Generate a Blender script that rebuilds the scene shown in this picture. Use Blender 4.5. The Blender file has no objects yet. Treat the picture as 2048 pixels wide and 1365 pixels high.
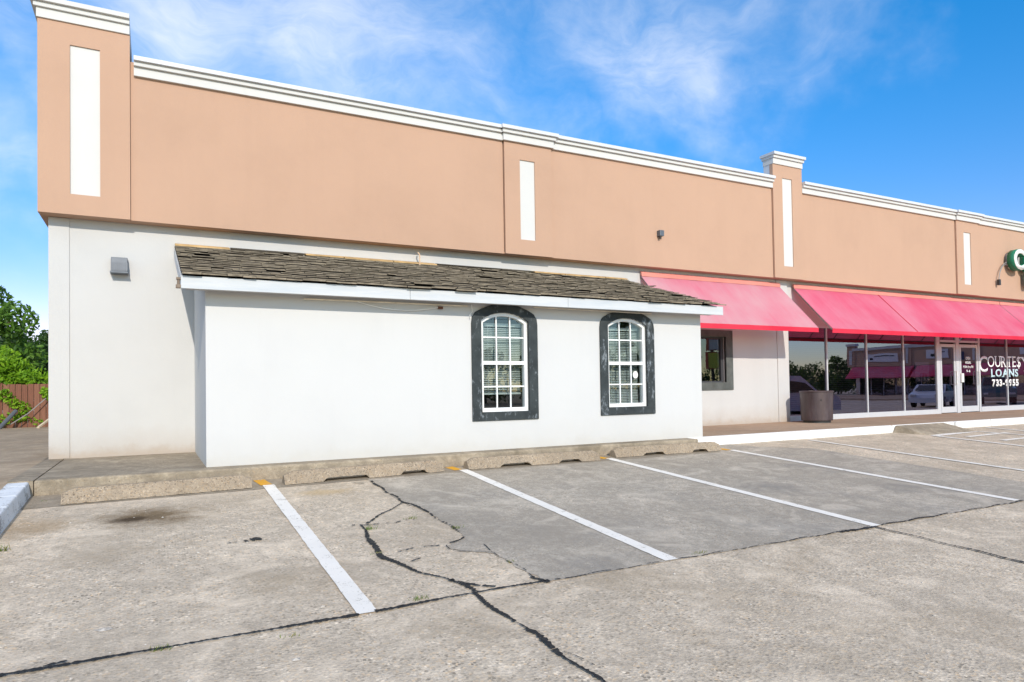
import bpy, bmesh, math, random
from mathutils import Vector, Matrix
R = math.radians
random.seed(7)
SC = bpy.context.scene
COL = SC.collection

# ------------------------------------------------------------------ camera (solved from the photograph's vanishing points)
F, CY = 1362.6, 751.0
YAW, PITCH, ROLL = R(27.783), R(1.209), R(-0.898)
EYE = 1.03
c_, s_ = math.cos(YAW), math.sin(YAW); cp, sp = math.cos(PITCH), math.sin(PITCH); cr, sr = math.cos(ROLL), math.sin(ROLL)
r0 = Vector((c_, -s_, 0)); z2 = Vector((-s_*sp, -c_*sp, cp)); fwd = Vector((s_*cp, c_*cp, sp))
right = r0*cr + z2*sr; up = -r0*sr + z2*cr
cam_d = bpy.data.cameras.new('camera'); cam = bpy.data.objects.new('camera', cam_d); COL.objects.link(cam)
m = Matrix.Identity(4)
for i in range(3):
    m[i][0] = right[i]; m[i][1] = up[i]; m[i][2] = -fwd[i]
m[2][3] = EYE
cam.matrix_world = m
cam_d.sensor_width = 36; cam_d.lens = F/2048*36; cam_d.shift_y = (CY-682.5)/2048; cam_d.clip_start = .05; cam_d.clip_end = 3000
SC.camera = cam

def ray(u, v): return right*((u-1024)/F) + up*(-(v-CY)/F) + fwd
def at(u, v, Y):                      # the point of the vertical plane Y = const seen at photo pixel (u, v)
    q = ray(u, v)*1.0; t = Y/q.y
    return Vector((q.x*t, Y, q.z*t+EYE))
def gz(y, x=0):                       # height of the sloping lot
    if y > 8.93: return 0.0
    if y > 1.5: return .068*(y-8.93)
    return .068*(1.5-8.93)
def G(u, v):                          # point of the lot surface seen at a photo pixel
    q = ray(u, v); a, b = .068, -.068*8.93
    t = (b-EYE)/(q.z-a*q.y)
    return Vector((q.x*t, q.y*t, q.z*t+EYE))

# ------------------------------------------------------------------ mesh helpers
class MB:
    def __init__(s): s.v = []; s.f = []; s.mi = []; s.cur = 0
    def quad(s, *p):
        n = len(s.v); s.v += [tuple(q) for q in p]; s.f.append(tuple(range(n, n+len(p)))); s.mi.append(s.cur); return s
    def box(s, x0, x1, y0, y1, z0, z1):
        n = len(s.v)
        s.v += [(x0,y0,z0),(x1,y0,z0),(x1,y1,z0),(x0,y1,z0),(x0,y0,z1),(x1,y0,z1),(x1,y1,z1),(x0,y1,z1)]
        for f in ((0,3,2,1),(4,5,6,7),(0,1,5,4),(1,2,6,5),(2,3,7,6),(3,0,4,7)):
            s.f.append(tuple(n+i for i in f)); s.mi.append(s.cur)
        return s
    def hexa(s, b, t):                # 4 bottom corners (ccw from above), 4 top corners
        n = len(s.v); s.v += [tuple(q) for q in list(b)+list(t)]
        for f in ((0,3,2,1),(4,5,6,7),(0,1,5,4),(1,2,6,5),(2,3,7,6),(3,0,4,7)):
            s.f.append(tuple(n+i for i in f)); s.mi.append(s.cur)
        return s
    def prism(s, pts, d):             # polygon extruded along vector d
        n = len(s.v); k = len(pts); d = Vector(d)
        s.v += [tuple(p) for p in pts] + [tuple(Vector(p)+d) for p in pts]
        s.f.append(tuple(range(n, n+k))); s.f.append(tuple(range(n+2*k-1, n+k-1, -1))); s.mi += [s.cur]*2
        for i in range(k):
            j = (i+1) % k; s.f.append((n+i, n+j, n+k+j, n+k+i)); s.mi.append(s.cur)
        return s
    def ring(s, outer, inner, d):     # closed band between two outlines with equal counts, extruded by d
        n = len(s.v); k = len(outer); d = Vector(d)
        for L in (outer, inner): s.v += [tuple(p) for p in L]
        for L in (outer, inner): s.v += [tuple(Vector(p)+d) for p in L]
        for i in range(k):
            j = (i+1) % k
            for f in ((i,j,k+j,k+i), (2*k+j,2*k+i,3*k+i,3*k+j), (j,i,2*k+i,2*k+j), (k+i,k+j,3*k+j,3*k+i)):
                s.f.append(tuple(n+q for q in f)); s.mi.append(s.cur)
        return s
    def tube(s, pts, r, n=8, cap=True, r2=None):
        pts = [Vector(p) for p in pts]; base = len(s.v); L = len(pts)
        for i, p in enumerate(pts):
            d = (pts[min(i+1, L-1)]-pts[max(i-1, 0)]).normalized()
            a = d.orthogonal().normalized() if i == 0 else (a - d*a.dot(d)).normalized()
            b = d.cross(a)
            rr = r if r2 is None else r+(r2-r)*i/(L-1)
            for k in range(n):
                t = 2*math.pi*k/n; s.v.append(tuple(p+a*(rr*math.cos(t))+b*(rr*math.sin(t))))
        for i in range(L-1):
            for k in range(n):
                q = (k+1) % n
                s.f.append((base+i*n+k, base+i*n+q, base+(i+1)*n+q, base+(i+1)*n+k)); s.mi.append(s.cur)
        if cap:
            s.f.append(tuple(base+k for k in reversed(range(n)))); s.f.append(tuple(base+(L-1)*n+k for k in range(n))); s.mi += [s.cur]*2
        return s
    def lathe(s, prof, c, n=40):      # profile of (radius, z) about a vertical axis through c
        base = len(s.v)
        for (r, z) in prof:
            for k in range(n):
                t = 2*math.pi*k/n; s.v.append((c[0]+r*math.cos(t), c[1]+r*math.sin(t), c[2]+z))
        for i in range(len(prof)-1):
            for k in range(n):
                q = (k+1) % n
                s.f.append((base+i*n+k, base+i*n+q, base+(i+1)*n+q, base+(i+1)*n+k)); s.mi.append(s.cur)
        return s
    def build(s, name, mats, parent=None, bevel=0, smooth=False, seg=2, fix=True):
        me = bpy.data.meshes.new(name); me.from_pydata(s.v, [], s.f)
        if not isinstance(mats, (list, tuple)): mats = [mats]
        for q in mats: me.materials.append(q)
        if len(mats) > 1: me.polygons.foreach_set('material_index', s.mi)
        if fix:
            b = bmesh.new(); b.from_mesh(me); bmesh.ops.recalc_face_normals(b, faces=b.faces); b.to_mesh(me); b.free()
        o = bpy.data.objects.new(name, me); COL.objects.link(o)
        if parent: o.parent = parent
        if bevel:
            bv = o.modifiers.new('bevel', 'BEVEL'); bv.width = bevel; bv.segments = seg; bv.limit_method = 'ANGLE'; bv.angle_limit = R(40)
        if smooth:
            me.polygons.foreach_set('use_smooth', [True]*len(me.polygons))
            try: me.set_sharp_from_angle(angle=R(38))
            except Exception: pass
        return o

def tag(o, label, cat, group=None):
    o['label'] = label; o['category'] = cat
    if group: o['group'] = group
    return o
def thing(name, label, cat, group=None):
    o = bpy.data.objects.new(name, None); COL.objects.link(o); o.empty_display_size = .2
    return tag(o, label, cat, group)
def struct(o): o['kind'] = 'structure'; return o

# ------------------------------------------------------------------ materials
class NT:
    def __init__(s, name):
        s.m = bpy.data.materials.new(name); s.m.use_nodes = True; s.t = s.m.node_tree; s.t.nodes.clear()
        s.out = s.t.nodes.new('ShaderNodeOutputMaterial'); s.tc = s.t.nodes.new('ShaderNodeTexCoord')
    def n(s, kind, ins=None, **kw):
        q = s.t.nodes.new(kind)
        for k, v in kw.items(): setattr(q, k, v)
        for k, v in (ins or {}).items():
            if hasattr(v, 'is_linked') or isinstance(v, bpy.types.NodeSocket): s.t.links.new(v, q.inputs[k])
            else: q.inputs[k].default_value = v
        return q
    def co(s, sx=1, sy=1, sz=1):
        return s.n('ShaderNodeMapping', {'Vector': s.tc.outputs['Object'], 'Scale': (sx, sy, sz)}).outputs[0]
    def noise(s, scale, detail=4, rough=.55, co=None, dist=0):
        q = s.n('ShaderNodeTexNoise', {'Scale': scale, 'Detail': detail, 'Roughness': rough, 'Distortion': dist, 'Vector': co or s.tc.outputs['Object']})
        return q.outputs['Fac']
    def vor(s, scale, co=None, feature='F1'):
        return s.n('ShaderNodeTexVoronoi', {'Scale': scale, 'Vector': co or s.tc.outputs['Object']}, feature=feature)
    def ramp(s, fac, stops, interp='LINEAR'):
        q = s.n('ShaderNodeValToRGB', {'Fac': fac}); q.color_ramp.interpolation = interp
        e = q.color_ramp.elements
        while len(e) < len(stops): e.new(.5)
        for i, (p, c) in enumerate(stops):
            e[i].position = p; e[i].color = (tuple(c) if isinstance(c, (tuple, list, Vector)) else (c, c, c))[:3] + (1,)
        return q.outputs['Color']
    def mix(s, fac, a, b, mode='MIX'):
        q = s.n('ShaderNodeMix', data_type='RGBA', blend_type=mode)
        for i, v in ((0, fac), (6, a), (7, b)):
            if isinstance(v, bpy.types.NodeSocket): s.t.links.new(v, q.inputs[i])
            elif i == 0: q.inputs[0].default_value = v
            else: q.inputs[i].default_value = tuple(v)[:3]+(1,)
        return q.outputs[2]
    def math(s, op, a, b=0, clamp=False):
        q = s.n('ShaderNodeMath', {0: a, 1: b}, operation=op); q.use_clamp = clamp
        return q.outputs[0]
    def bump(s, h, strength=.3, dist=.01):
        return s.n('ShaderNodeBump', {'Height': h, 'Strength': strength, 'Distance': dist}).outputs[0]
    def bsdf(s, col, rough=.8, spec=.3, normal=None, **kw):
        ins = {'Base Color': col if isinstance(col, bpy.types.NodeSocket) else tuple(col)[:3]+(1,), 'Roughness': rough, 'Specular IOR Level': spec}
        if normal is not None: ins['Normal'] = normal
        ins.update(kw)
        return s.n('ShaderNodeBsdfPrincipled', ins).outputs[0]
    def end(s, sh): s.t.links.new(sh, s.out.inputs['Surface']); return s.m

def stucco(name, col, var=.05, dirt=None, fine=160, bump=.25):
    k = NT(name)
    a = k.noise(.7, 5, .6); b = k.noise(fine, 3, .6); st = k.noise(1.0, 5, .65, k.co(2.2, 2.2, .25))
    dark = tuple(x*(1-2*var) for x in col); light = tuple(min(1, x*(1+var)) for x in col)
    c = k.ramp(a, [(.28, dark), (.5, col), (.75, light)])
    c = k.mix(k.ramp(st, [(.5, 0), (.75, .35)]), c, tuple(x*.92 for x in col))
    if dirt:                              # splash-back dirt on the lowest hand's breadth of the wall
        z = k.n('ShaderNodeSeparateXYZ', {0: k.tc.outputs['Object']}).outputs[2]
        g = k.math('ADD', z, k.math('MULTIPLY', k.noise(3.5, 5, .7), -.35))
        c = k.mix(k.ramp(g, [(.0, .75), (.14, .28), (.42, 0)]), c, dirt)
    sp = k.vor(9.0)
    chips = k.ramp(sp.outputs['Distance'], [(.012, .55), (.03, 0)])
    c = k.mix(chips, c, tuple(x*.55 for x in col))
    return k.end(k.bsdf(c, .9, .15, k.bump(k.math('ADD', b, k.math('MULTIPLY', k.noise(18, 4), 1.2)), bump, .006)))

def plain(name, col, rough=.5, spec=.4, metal=0, var=.1, scale=6, bump=0):
    k = NT(name)
    c = k.ramp(k.noise(scale, 5, .6), [(.3, tuple(x*(1-var) for x in col)), (.7, tuple(min(1, x*(1+var)) for x in col))])
    nm = k.bump(k.noise(scale*12, 3), bump, .004) if bump else None
    return k.end(k.bsdf(c, rough, spec, nm, Metallic=metal))

def concrete(name, base, peb=1.0, sc=62, blot=1.0, tint=(.36,.28,.19), rust=None, stain=None):
    """exposed-aggregate concrete: pebbles of mixed colour in a cement matrix, blotched on the metre scale"""
    k = NT(name)
    jit = k.n('ShaderNodeVectorMath', {0: k.tc.outputs['Object'], 1: k.n('ShaderNodeVectorMath', {0: k.n('ShaderNodeTexNoise', {'Scale': 30.0, 'Vector': k.tc.outputs['Object']}).outputs['Color'], 'Scale': .02}, operation='SCALE').outputs[0]}, operation='ADD').outputs[0]
    v1 = k.vor(sc, jit); v2 = k.vor(sc*2.3, jit)
    rnd = k.n('ShaderNodeSeparateColor', {0: v1.outputs['Color']}).outputs
    rnd2 = k.n('ShaderNodeSeparateColor', {0: v2.outputs['Color']}).outputs
    B = Vector(base)
    pc = k.ramp(rnd[0], [(0, B*.26), (.13, B*.58), (.3, B*.92), (.5, (B.x*1.16, B.y*1.0, B.z*.8)), (.66, B*1.12), (.82, (B.x*1.08, B.y*1.12, B.z*1.18)), (.93, B*1.6)], 'CONSTANT')
    pc2 = k.ramp(rnd2[0], [(0, B*.6), (.3, B*.9), (.6, B*1.1), (.9, B*1.35)], 'CONSTANT')
    cem = k.ramp(k.noise(40, 4), [(.3, B*.85), (.7, B*1.1)])
    c = k.mix(k.ramp(v2.outputs['Distance'], [(.35, .8*peb), (.6, 0)]), cem, pc2)
    expo = k.ramp(k.noise(1.3, 4, .6, dist=.6), [(.25, .45*peb), (.6, peb)])
    c = k.mix(k.math('MULTIPLY', k.ramp(v1.outputs['Distance'], [(.42, 1), (.62, 0)]), expo), c, pc)
    v3 = k.vor(25, jit); r3 = k.n('ShaderNodeSeparateColor', {0: v3.outputs['Color']}).outputs[0]; near3 = k.ramp(v3.outputs['Distance'], [(.2, 1), (.36, 0)])
    c = k.mix(k.math('MULTIPLY', k.math('MULTIPLY', near3, k.ramp(r3, [(0, .8), (.16, 0)], 'CONSTANT')), expo), c, B*.42)
    c = k.mix(k.math('MULTIPLY', k.math('MULTIPLY', near3, k.ramp(r3, [(0, 0), (.88, .8)], 'CONSTANT')), expo), c, B*1.5)
    # pits
    pit = k.vor(13, jit)
    c = k.mix(k.math('MULTIPLY', k.ramp(pit.outputs['Distance'], [(.09, .9), (.17, 0)]), expo), c, B*.26)
    c = k.mix(k.ramp(k.noise(9, 5, .75), [(.42, .5*blot), (.6, 0)]), c, B*.62)
    c = k.mix(k.ramp(k.noise(16, 4, .7), [(.56, 0), (.7, .45*blot)]), c, B*1.35)
    # metre-scale blotches, tyre-worn streaks along the stalls, rusty tint
    c = k.mix(k.ramp(k.noise(.55, 6, .65, dist=1.0), [(.35, .0), (.68, .58*blot)]), c, B*.55)
    c = k.mix(k.ramp(k.noise(.8, 6, .7, k.co(1.6, .35, 1), 1.0), [(.5, 0), (.72, .4*blot)]), c, B*.6)
    c = k.mix(k.ramp(k.noise(1.9, 6, .7, dist=.8), [(.5, 0), (.72, .5*blot)]), c, B*1.32)
    c = k.mix(k.ramp(k.noise(1.1, 5, .7), [(.52, 0), (.74, .55*blot)]), c, tint)
    for (sx, sy, rx, ry, amt, colr) in (stain or []):
        mp = k.n('ShaderNodeMapping', {'Vector': k.tc.outputs['Object'], 'Location': (-sx/rx, -sy/ry, 0), 'Scale': (1/rx, 1/ry, 0)}).outputs[0]
        d = k.n('ShaderNodeVectorMath', {0: mp}, operation='LENGTH').outputs['Value']
        d = k.math('ADD', d, k.math('MULTIPLY', k.math('SUBTRACT', k.noise(5, 6, .7), .5), 1.6))
        c = k.mix(k.ramp(d, [(.25, amt), (.55, amt*.55), (1.0, 0)]), c, colr)
    h = k.math('ADD', k.math('MULTIPLY', v1.outputs['Distance'], expo), k.math('MULTIPLY', k.noise(90, 3), .5))
    return k.end(k.bsdf(c, .92, .2, k.bump(h, .45, .008)))

WHITE = (.55, .543, .53)
M = {}
M['wall'] = stucco('white_wall_paint', WHITE, .025, dirt=(.40, .32, .25))
M['annex'] = stucco('annex_brightened_white', (.585, .583, .578), .015, dirt=(.53, .51, .475), bump=.15)  # same white paint as the main wall, base lightened for its brighter local light
M['tan'] = stucco('tan_stucco', (.50, .322, .228), .03, fine=220)
M['trimwhite'] = stucco('white_cornice_paint', (.62, .615, .595), .02, bump=.08)
M['capmetal'] = plain('white_cap_flashing', (.60, .62, .645), .5, .4, 0, .04)
M['soffit'] = stucco('soffit_board', (.46, .27, .17), .06)
M['fascia'] = None
k = NT('fascia_paint'); c = k.ramp(k.noise(1.4, 6, .7, k.co(.5, 1, 6)), [(.3, (.47, .51, .55)), (.55, (.57, .585, .595))])
c = k.mix(k.ramp(k.noise(9, 6, .75, k.co(.5, 1, 2)), [(.66, 0), (.76, .6)]), c, (.42, .4, .36)); M['fascia'] = k.end(k.bsdf(c, .7, .3))
M['lot'] = concrete('exposed_aggregate_concrete', (.70, .58, .44), 1.0, 50, 1.15,
    stain=[(G(300, 1032).x, G(300, 1032).y, .56, .5, .88, (.16, .105, .05)), (G(262, 1040).x, G(262, 1040).y, .26, .16, .9, (.06, .038, .02)), (G(70, 1055).x, G(70, 1055).y, .42, .42, .6, (.36, .25, .14)), (G(330, 995).x, G(330, 995).y, 1.3, .3, .45, (.66, .56, .44)), (G(650, 985).x, G(650, 985).y, .4, .2, .4, (.55, .36, .14))])
M['patch'] = concrete('smooth_grey_concrete', (.53, .46, .372), .75, 70, 1.25, tint=(.25, .23, .205))
M['gutter'] = concrete('stained_gutter_concrete', (.40, .335, .255), .5, 60, 1.1, tint=(.17, .12, .07))
M['walk'] = concrete('sidewalk_concrete', (.47, .34, .235), .15, 80, .7, tint=(.36, .22, .12))
M['ledge'] = concrete('weathered_ledge_concrete', (.43, .355, .262), .6, 55, 1.5, tint=(.15, .12, .08))
M['alley'] = concrete('brown_alley_concrete', (.50, .39, .275), .3, 60, 1.1, tint=(.3, .2, .11))
M['stop'] = concrete('pebbled_stop_concrete', (.38, .305, .225), 1.0, 75, .7, tint=(.26, .19, .12))
M['far'] = concrete('far_asphalt', (.16, .155, .15), .3, 30, .6)

def paint(name, col, wear=.62, under=(.38, .34, .28), sc=9):
    k = NT(name)
    w = k.math('ADD', k.math('MULTIPLY', k.noise(sc, 6, .75), .6), k.math('MULTIPLY', k.noise(70, 4, .7), .4))
    c = k.mix(k.ramp(w, [(wear-.03, 0), (wear+.05, .85)]), k.ramp(k.noise(3, 4), [(.3, tuple(x*.92 for x in col)), (.7, col)]), under)
    return k.end(k.bsdf(c, .85, .25, k.bump(k.noise(120, 3), .3, .004)))
M['line'] = paint('white_line_paint', (.88, .825, .745), .575)
M['wornline'] = paint('worn_line_paint', (.86, .82, .74), .53, (.6, .5, .39))
M['yellow'] = paint('old_yellow_paint', (.72, .36, .03), .56)
M['kerbpaint'] = paint('white_kerb_paint', (.84, .82, .78), .585, (.5, .42, .33), 4)
M['kerbold'] = paint('worn_kerb_paint', (.72, .74, .76), .535, (.2, .19, .17), 5)
k = NT('crack_tar'); M['tar'] = k.end(k.bsdf(k.ramp(k.noise(40, 4), [(.3, (.012, .012, .012)), (.75, (.045, .043, .04))]), .75, .3, k.bump(k.noise(60, 4), .6, .01)))

def shake_mat():
    k = NT('weathered_cedar_shake')
    isl = k.n('ShaderNodeNewGeometry').outputs['Random Per Island']
    c = k.ramp(isl, [(0, (.028, .024, .018)), (.3, (.052, .044, .034)), (.55, (.078, .066, .051)), (.8, (.045, .038, .03)), (1, (.11, .094, .073))])
    g = k.noise(14, 5, .7, k.co(6, .5, 1)); c = k.mix(k.ramp(g, [(.4, 0), (.7, .6)]), c, (.07, .058, .04))
    moss = k.noise(1.7, 5, .7); c = k.mix(k.ramp(moss, [(.56, 0), (.7, .55)]), c, (.035, .042, .018))
    return k.end(k.bsdf(c, .9, .15, k.bump(g, .5, .006)))
M['shake'] = shake_mat(); M['butt'] = plain('shake_butt_ends', (.255, .215, .162), .9, .15, 0, .45, 9)
M['rawwood'] = plain('bare_batten_wood', (.52, .34, .16), .8, .2, 0, .35, 5)
M['trimdark'] = None
k = NT('flaking_dark_trim'); n1 = k.noise(7, 7, .75, k.co(1.6, 1, .8)); n2 = k.noise(2.2, 3, .5)
w = k.math('ADD', k.math('MULTIPLY', n1, .72), k.math('MULTIPLY', n2, .28))
c = k.ramp(k.noise(4, 5, .7), [(.3, (.022, .027, .029)), (.7, (.05, .06, .063))])
c = k.mix(k.ramp(w, [(.54, 0), (.65, .7), (.74, 1)]), c, (.36, .4, .44)); M['trimdark'] = k.end(k.bsdf(c, .75, .3, k.bump(n1, .3, .006)))
M['trimplain'] = plain('grey_green_trim', (.10, .108, .102), .8, .25, 0, .25, 5)
M['vinyl'] = plain('white_vinyl', (.83, .83, .82), .35, .5, 0, .02)
M['alu'] = plain('clear_anodised_aluminium', (.54, .55, .565), .45, .5, 0, .03)
M['aludark'] = plain('dark_gasket', (.05, .05, .055), .5, .4)
M['greymetal'] = plain('grey_painted_metal', (.115, .13, .15), .45, .5, .2, .1)
M['darkmetal'] = plain('dark_metal', (.045, .043, .042), .5, .5, .3, .15)
M['ribs'] = plain('galvanised_tube', (.22, .2, .19), .5, .4, 0, .15)
M['pipe'] = plain('beige_conduit', (.78, .71, .58), .5, .4, 0, .15)
M['wire'] = plain('white_wire', (.8, .79, .76), .5, .4)
M['greywire'] = plain('grey_cable', (.28, .27, .26), .6, .4)
M['hook'] = plain('bare_copper_hook', (.6, .42, .27), .5, .4)

def fabric(name, a, b, tr=.38):
    k = NT(name)
    z = k.n('ShaderNodeSeparateXYZ', {0: k.tc.outputs['Object']}).outputs[2]
    n = k.noise(.55, 4, .55, k.co(1, .8, .8)); st = k.noise(5, 4, .6, k.co(2.2, .3, .3))
    g = k.math('ADD', k.math('MULTIPLY', n, .9), k.math('MULTIPLY', st, .14))
    c = k.ramp(g, [(.36, a), (.62, b)])
    d = k.n('ShaderNodeBsdfDiffuse', {'Color': c, 'Roughness': .4, 'Normal': k.bump(k.noise(4, 4, .6, k.co(1, .5, .5)), .12, .03)}).outputs[0]
    t = k.n('ShaderNodeBsdfTranslucent', {'Color': k.mix(.5, c, (.7, .05, .04))}).outputs[0]
    return k.end(k.n('ShaderNodeMixShader', {0: tr, 1: d, 2: t}).outputs[0])
M['canvas'] = fabric('faded_pink_canvas', (.80, .22, .32), (.76, .42, .47))
M['canvas2'] = fabric('red_pink_canvas', (.82, .13, .24), (.82, .28, .38))
M['valance'] = fabric('red_valance_canvas', (.72, .03, .07), (.76, .06, .10), .15)
M['topband'] = fabric('orange_faded_canvas', (.74, .27, .23), (.76, .34, .28), .12)

def glass(name, tint, ior=1.75, rough=0.0, coat=(1, 1, 1)):
    k = NT(name)
    tr = k.n('ShaderNodeBsdfTransparent', {'Color': tint+(1,)}).outputs[0]
    wav = k.bump(k.noise(.9, 2, .4), .06, .02)
    gl = k.n('ShaderNodeBsdfGlossy', {'Color': coat+(1,), 'Roughness': rough, 'Normal': wav}).outputs[0]
    fr = k.math('MULTIPLY', k.n('ShaderNodeFresnel', {'IOR': ior}).outputs[0], k.math('SUBTRACT', 1.0, k.n('ShaderNodeNewGeometry').outputs['Backfacing']))
    return k.end(k.n('ShaderNodeMixShader', {0: fr, 1: tr, 2: gl}).outputs[0])
M['shopglass'] = glass('tinted_shop_glass', (.42, .40, .44), 2.9, coat=(.80, .75, 1.0))
M['winglass'] = glass('house_window_glass', (.78, .82, .82), 1.9)
M['blind'] = plain('white_blind_slats', (.76, .77, .74), .5, .4, 0, .05)
M['darkblind'] = plain('grey_blind_slats', (.20, .205, .215), .5, .4, 0, .08)
M['pinkblind'] = plain('mauve_blind', (.46, .27, .26), .7, .3, 0, .15, 3)
M['room'] = plain('dim_room_paint', (.10, .10, .105), .9, .2, 0, .15, 1)
M['roomfloor'] = plain('dim_room_floor', (.07, .065, .06), .8, .2, 0, .2, 2)
M['letter'] = plain('white_vinyl_letters', (.86, .87, .87), .5, .3, 0, .02)
M['blueletter'] = plain('pale_blue_vinyl_letters', (.55, .74, .80), .5, .3, 0, .05)
M['letterdark'] = plain('dark_letter_edge', (.03, .03, .035), .5, .3)
M['green'] = plain('green_letter_return', (.01, .17, .085), .4, .5, 0, .1)
M['letterface'] = plain('white_acrylic_face', (.82, .82, .77), .35, .5, 0, .03)
M['raceway'] = plain('grey_raceway', (.44, .42, .42), .5, .4)
def can_mat():
    k = NT('brown_mauve_metal'); n = k.noise(3, 5, .65, k.co(3, 3, .6))
    c = k.ramp(n, [(.3, (.06, .04, .04)), (.55, (.085, .06, .063)), (.75, (.12, .092, .096))])
    c = k.mix(k.ramp(k.noise(11, 6, .8), [(.68, 0), (.76, .7)]), c, (.34, .3, .28))
    return k.end(k.bsdf(c, .38, .5, None, Metallic=.25))
M['can'] = can_mat()
M['bracket'] = plain('weathered_bracket', (.22, .17, .13), .8, .2, 0, .3)
M['rust'] = plain('rust_brown_metal', (.16, .07, .045), .7, .3, .2, .3)

def leafmat(name, cols, tr=.3):
    k = NT(name)
    isl = k.n('ShaderNodeNewGeometry').outputs['Random Per Island']
    n = k.noise(.9, 4, .6)
    c = k.ramp(k.math('ADD', k.math('MULTIPLY', isl, .55), k.math('MULTIPLY', n, .5)), [(.2, cols[0]), (.5, cols[1]), (.8, cols[2])])
    d = k.bsdf(c, .55, .35)
    t = k.n('ShaderNodeBsdfTranslucent', {'Color': k.mix(.5, c, (.25, .4, .02))}).outputs[0]
    return k.end(k.n('ShaderNodeMixShader', {0: tr, 1: d, 2: t}).outputs[0])
M['leaf'] = leafmat('tree_leaves', [(.03, .08, .012), (.075, .17, .02), (.14, .27, .035)])
M['darkleaf'] = leafmat('dark_tree_leaves', [(.018, .045, .014), (.035, .08, .022), (.06, .12, .03)])
M['lime'] = leafmat('lime_vine_leaves', [(.09, .22, .01), (.19, .38, .015), (.3, .5, .03)], .4)
M['bark'] = plain('grey_brown_bark', (.13, .095, .065), .95, .1, 0, .35, 9, .6)
k = NT('red_brown_fence_boards'); isl = k.n('ShaderNodeNewGeometry').outputs['Random Per Island']
c = k.ramp(isl, [(0, (.17, .075, .05)), (.5, (.23, .105, .07)), (1, (.29, .15, .10))]); g = k.noise(6, 5, .7, k.co(6, 6, .5))
M['fence'] = k.end(k.bsdf(k.mix(k.ramp(g, [(.4, 0), (.7, .5)]), c, (.10, .05, .035)), .9, .15))
M['paleboard'] = plain('bare_pale_board', (.6, .5, .38), .85, .2, 0, .15)
M['weed'] = leafmat('weed_blades', [(.06, .13, .02), (.13, .2, .03), (.3, .24, .08)])
def carpaint(name, col): 
    k = NT(name); return k.end(k.bsdf(col, .25, .5, None, **{'Coat Weight': .6}))
M['carwhite'] = carpaint('white_car_paint', (.72, .73, .75)); M['cargreen'] = carpaint('grey_green_car_paint', (.12, .17, .16)); M['carsilver'] = carpaint('silver_car_paint', (.42, .44, .47))
M['carglass'] = plain('dark_car_glass', (.015, .017, .02), .05, .6); M['tyre'] = plain('tyre_rubber', (.018, .018, .018), .8, .2); M['rim'] = plain('alloy_rim', (.5, .5, .52), .35, .5, .6)
M['lampglass'] = plain('clear_lamp_lens', (.6, .6, .6), .15, .6)
M['banner'] = plain('white_banner', (.7, .7, .72), .6, .3); M['signyellow'] = plain('yellow_green_sign', (.85, .9, .12), .5, .4); M['signwhite'] = plain('white_reader_board', (.85, .86, .82), .5, .4)
M['signred'] = plain('red_sign_edge', (.45, .08, .04), .5, .4); M['black'] = plain('black_print', (.015, .015, .02), .6, .3); M['bluesign'] = plain('dark_blue_panel', (.03, .04, .10), .5, .4)
M['postred'] = plain('poster_red_ink', (.6, .02, .06), .6, .3); M['poster'] = plain('poster_paper', (.6, .62, .72), .6, .3)

# ------------------------------------------------------------------ text
def text_mesh(s, size, bold=0, extrude=0, sx=1.0, spacing=1.0):
    cu = bpy.data.curves.new('txt', 'FONT'); cu.body = s; cu.size = size; cu.offset = bold; cu.extrude = extrude; cu.resolution_u = 4; cu.space_character = spacing
    o = bpy.data.objects.new('txt', cu); COL.objects.link(o)
    bpy.context.view_layer.update()
    dg = bpy.context.evaluated_depsgraph_get()
    me = bpy.data.meshes.new_from_object(o.evaluated_get(dg))
    bpy.data.objects.remove(o)
    xs = [v.co.x for v in me.vertices]; ys = [v.co.y for v in me.vertices]
    return me, min(xs), max(xs), min(ys), max(ys)
SERIF = dict(U=[(.1, 1), (.9, 1)], R=[(.12, 0), (.12, 1), (.9, 0)], T=[(.5, 0)], E=[(.12, 0), (.12, 1)], Y=[(.06, 1), (.94, 1), (.5, 0)], L=[(.14, 0), (.14, 1)], A=[(.06, 0), (.94, 0)], N=[(.1, 0), (.1, 1), (.9, 1)])
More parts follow.
